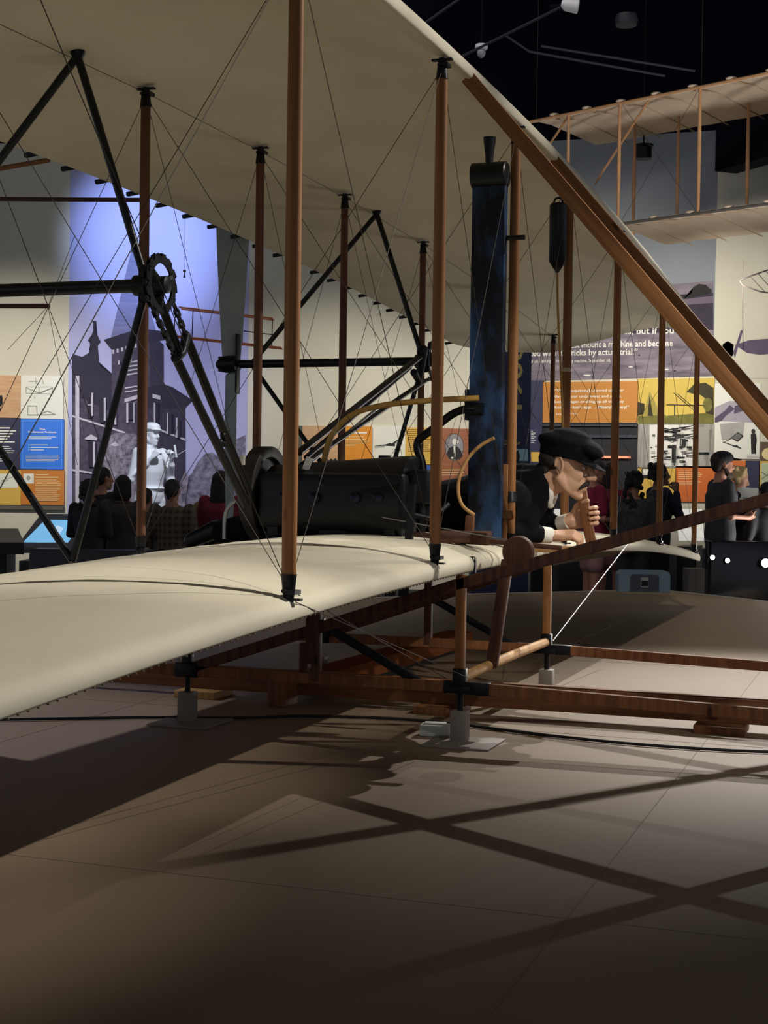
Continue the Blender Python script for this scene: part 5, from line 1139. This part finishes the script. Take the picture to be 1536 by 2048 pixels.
put('shirt_collar', remesh(c, 0.006, 2, 'shirt_collar'), SHIRT, PILOT)
for (e_, w_) in zip(elb, wri):
    a0 = V(e_)*0.32 + V(w_)*0.68; a1 = V(e_)*0.02 + V(w_)*0.98
    c = MB(); c.tube([a0, a1], [0.038, 0.036], 16); c.tube([a1, a0*0.1+a1*0.9], [0.036, 0.033], 16); c.build('shirt_cuff', SHIRT, PILOT)
# flat cap with visor, in the head's own frame
c = MB(); c.tube([(0, 0, 0.032), (0, 0, 0.075)], [(0.108, 0.088), (0.112, 0.094)], 24, upv=(1, 0, 0))
c.ell((-0.01, 0, 0.092), (0.116, 0.1, 0.045), seg=24); c.ell((0.0, 0, 0.115), (0.085, 0.08, 0.034), seg=20); c.ell((0.085, 0, 0.08), (0.055, 0.082, 0.034), Euler((0, 0.25, 0)).to_matrix(), 20)
xf(c, HT); put('cap', remesh(c, 0.006, 3, 'cap'), CAPM, PILOT)
c = MB(); sec = []
for k in range(17):
    a = -1.15 + 2.3*k/16; ca, sa = math.cos(a), math.sin(a)
    i_ = V((0.1*ca, 0.088*sa, 0.04)); o_ = V((0.1*ca+0.058*max(0, ca)**0.5, 0.088*sa*1.05, 0.04-0.03*ca))
    sec.append([c.bm.verts.new(q_) for q_ in (i_, o_, o_-V((0, 0, 0.005)), i_-V((0, 0, 0.006)))])
for a, d_ in zip(sec, sec[1:]):
    for k in range(4): c.bm.faces.new((a[k], a[(k+1) % 4], d_[(k+1) % 4], d_[k])).smooth = True
c.bm.faces.new(sec[0][::-1]); c.bm.faces.new(sec[-1]); xf(c, HT); c.build('cap_visor', mat('cap_visor_black', (18, 18, 20), 0.9, spec=0.1), PILOT)
HAIRP = mat('mannequin_dark_hair', (42, 30, 24), 0.8)
c = MB(); c.ell((-0.04, 0, 0.02), (0.07, 0.079, 0.055)); c.ell((-0.065, 0, -0.02), (0.035, 0.06, 0.045)); xf(c, HT); put('hair', remesh(c, 0.006, 2, 'hair'), HAIRP, PILOT)
c = MB()
for s in (-1, 1): c.limb([(0.1, 0.003*s, -0.047), (0.096, 0.016*s, -0.051), (0.085, 0.03*s, -0.064), (0.078, 0.036*s, -0.074)], [0.009, 0.0095, 0.0075, 0.004], 10)
xf(c, HT); put('moustache', remesh(c, 0.0035, 1, 'moustache'), HAIRP, PILOT)
c = MB()
for s in (-1, 1): c.limb([(0.0925, 0.012*s, 0.033), (0.088, 0.03*s, 0.039), (0.074, 0.048*s, 0.034)], [0.0045, 0.005, 0.003], 8)
xf(c, HT); c.build('eyebrows', HAIRP, PILOT)
for s in (-1, 1):
    c = MB(); c.ell((0.0765, 0.031*s, 0.009), (0.0112, 0.0112, 0.008)); xf(c, HT); e = c.build('eye', mat('eye_white', (214, 206, 196), 0.25), PILOT)
    c = MB(); c.ell((0.086, 0.031*s, 0.008), (0.0035, 0.005, 0.0052), seg=10); xf(c, HT); c.build('iris', mat('iris_dark', (50, 40, 34), 0.25), e)

# ------------------------------------------------------------------ wall lighting (gallery wall washers and the mural projector)
def wall_spot(nm, W, px, py, power, color, size, back=3.6, z=4.6, side=0.0, blend=0.9):
    u, zz = W.uv(px, py); tgt = W.p(u, zz); src = W.p(u+side, z, back); return spot(nm, src, tgt, power, color, size, blend, 0.1)
WW = (1.0, 0.94, 0.82)
wall_spot('washer_left', WM, 40, 880, 480, WW, 76, 3.6, 3.2)
wall_spot('washer_middle', WM, 690, 900, 330, WW, 70, 3.6, 3.2)
wall_spot('washer_middle_right', WM, 900, 880, 150, WW, 60, 3.6, 3.2)
wall_spot('mural_projector', WM, 305, 480, 3600, (0.46, 0.58, 1.0), 23, 6.5, 6.3, 0.0, 1.0)
wall_spot('mural_washer', WM, 320, 800, 1000, (0.66, 0.66, 1.0), 30, 6.5, 5.6, 0.0, 1.0)
q = at(315, 930, d=16.0); spot('statue_light', q + RH*1.6 - FH*3.2 + V((0, 0, 3.6)), q, 900, (0.84, 0.9, 1.0), 22, 0.6, 0.05)
wall_spot('washer_quote', WR_, 1200, 700, 420, WW, 70, 4.0, 3.2)
wall_spot('washer_right', WR_, 1500, 740, 330, WW, 80, 3.6, 3.2)
wall_spot('washer_amber', WR_, 1330, 850, 60, WW, 50, 3.6, 3.2)
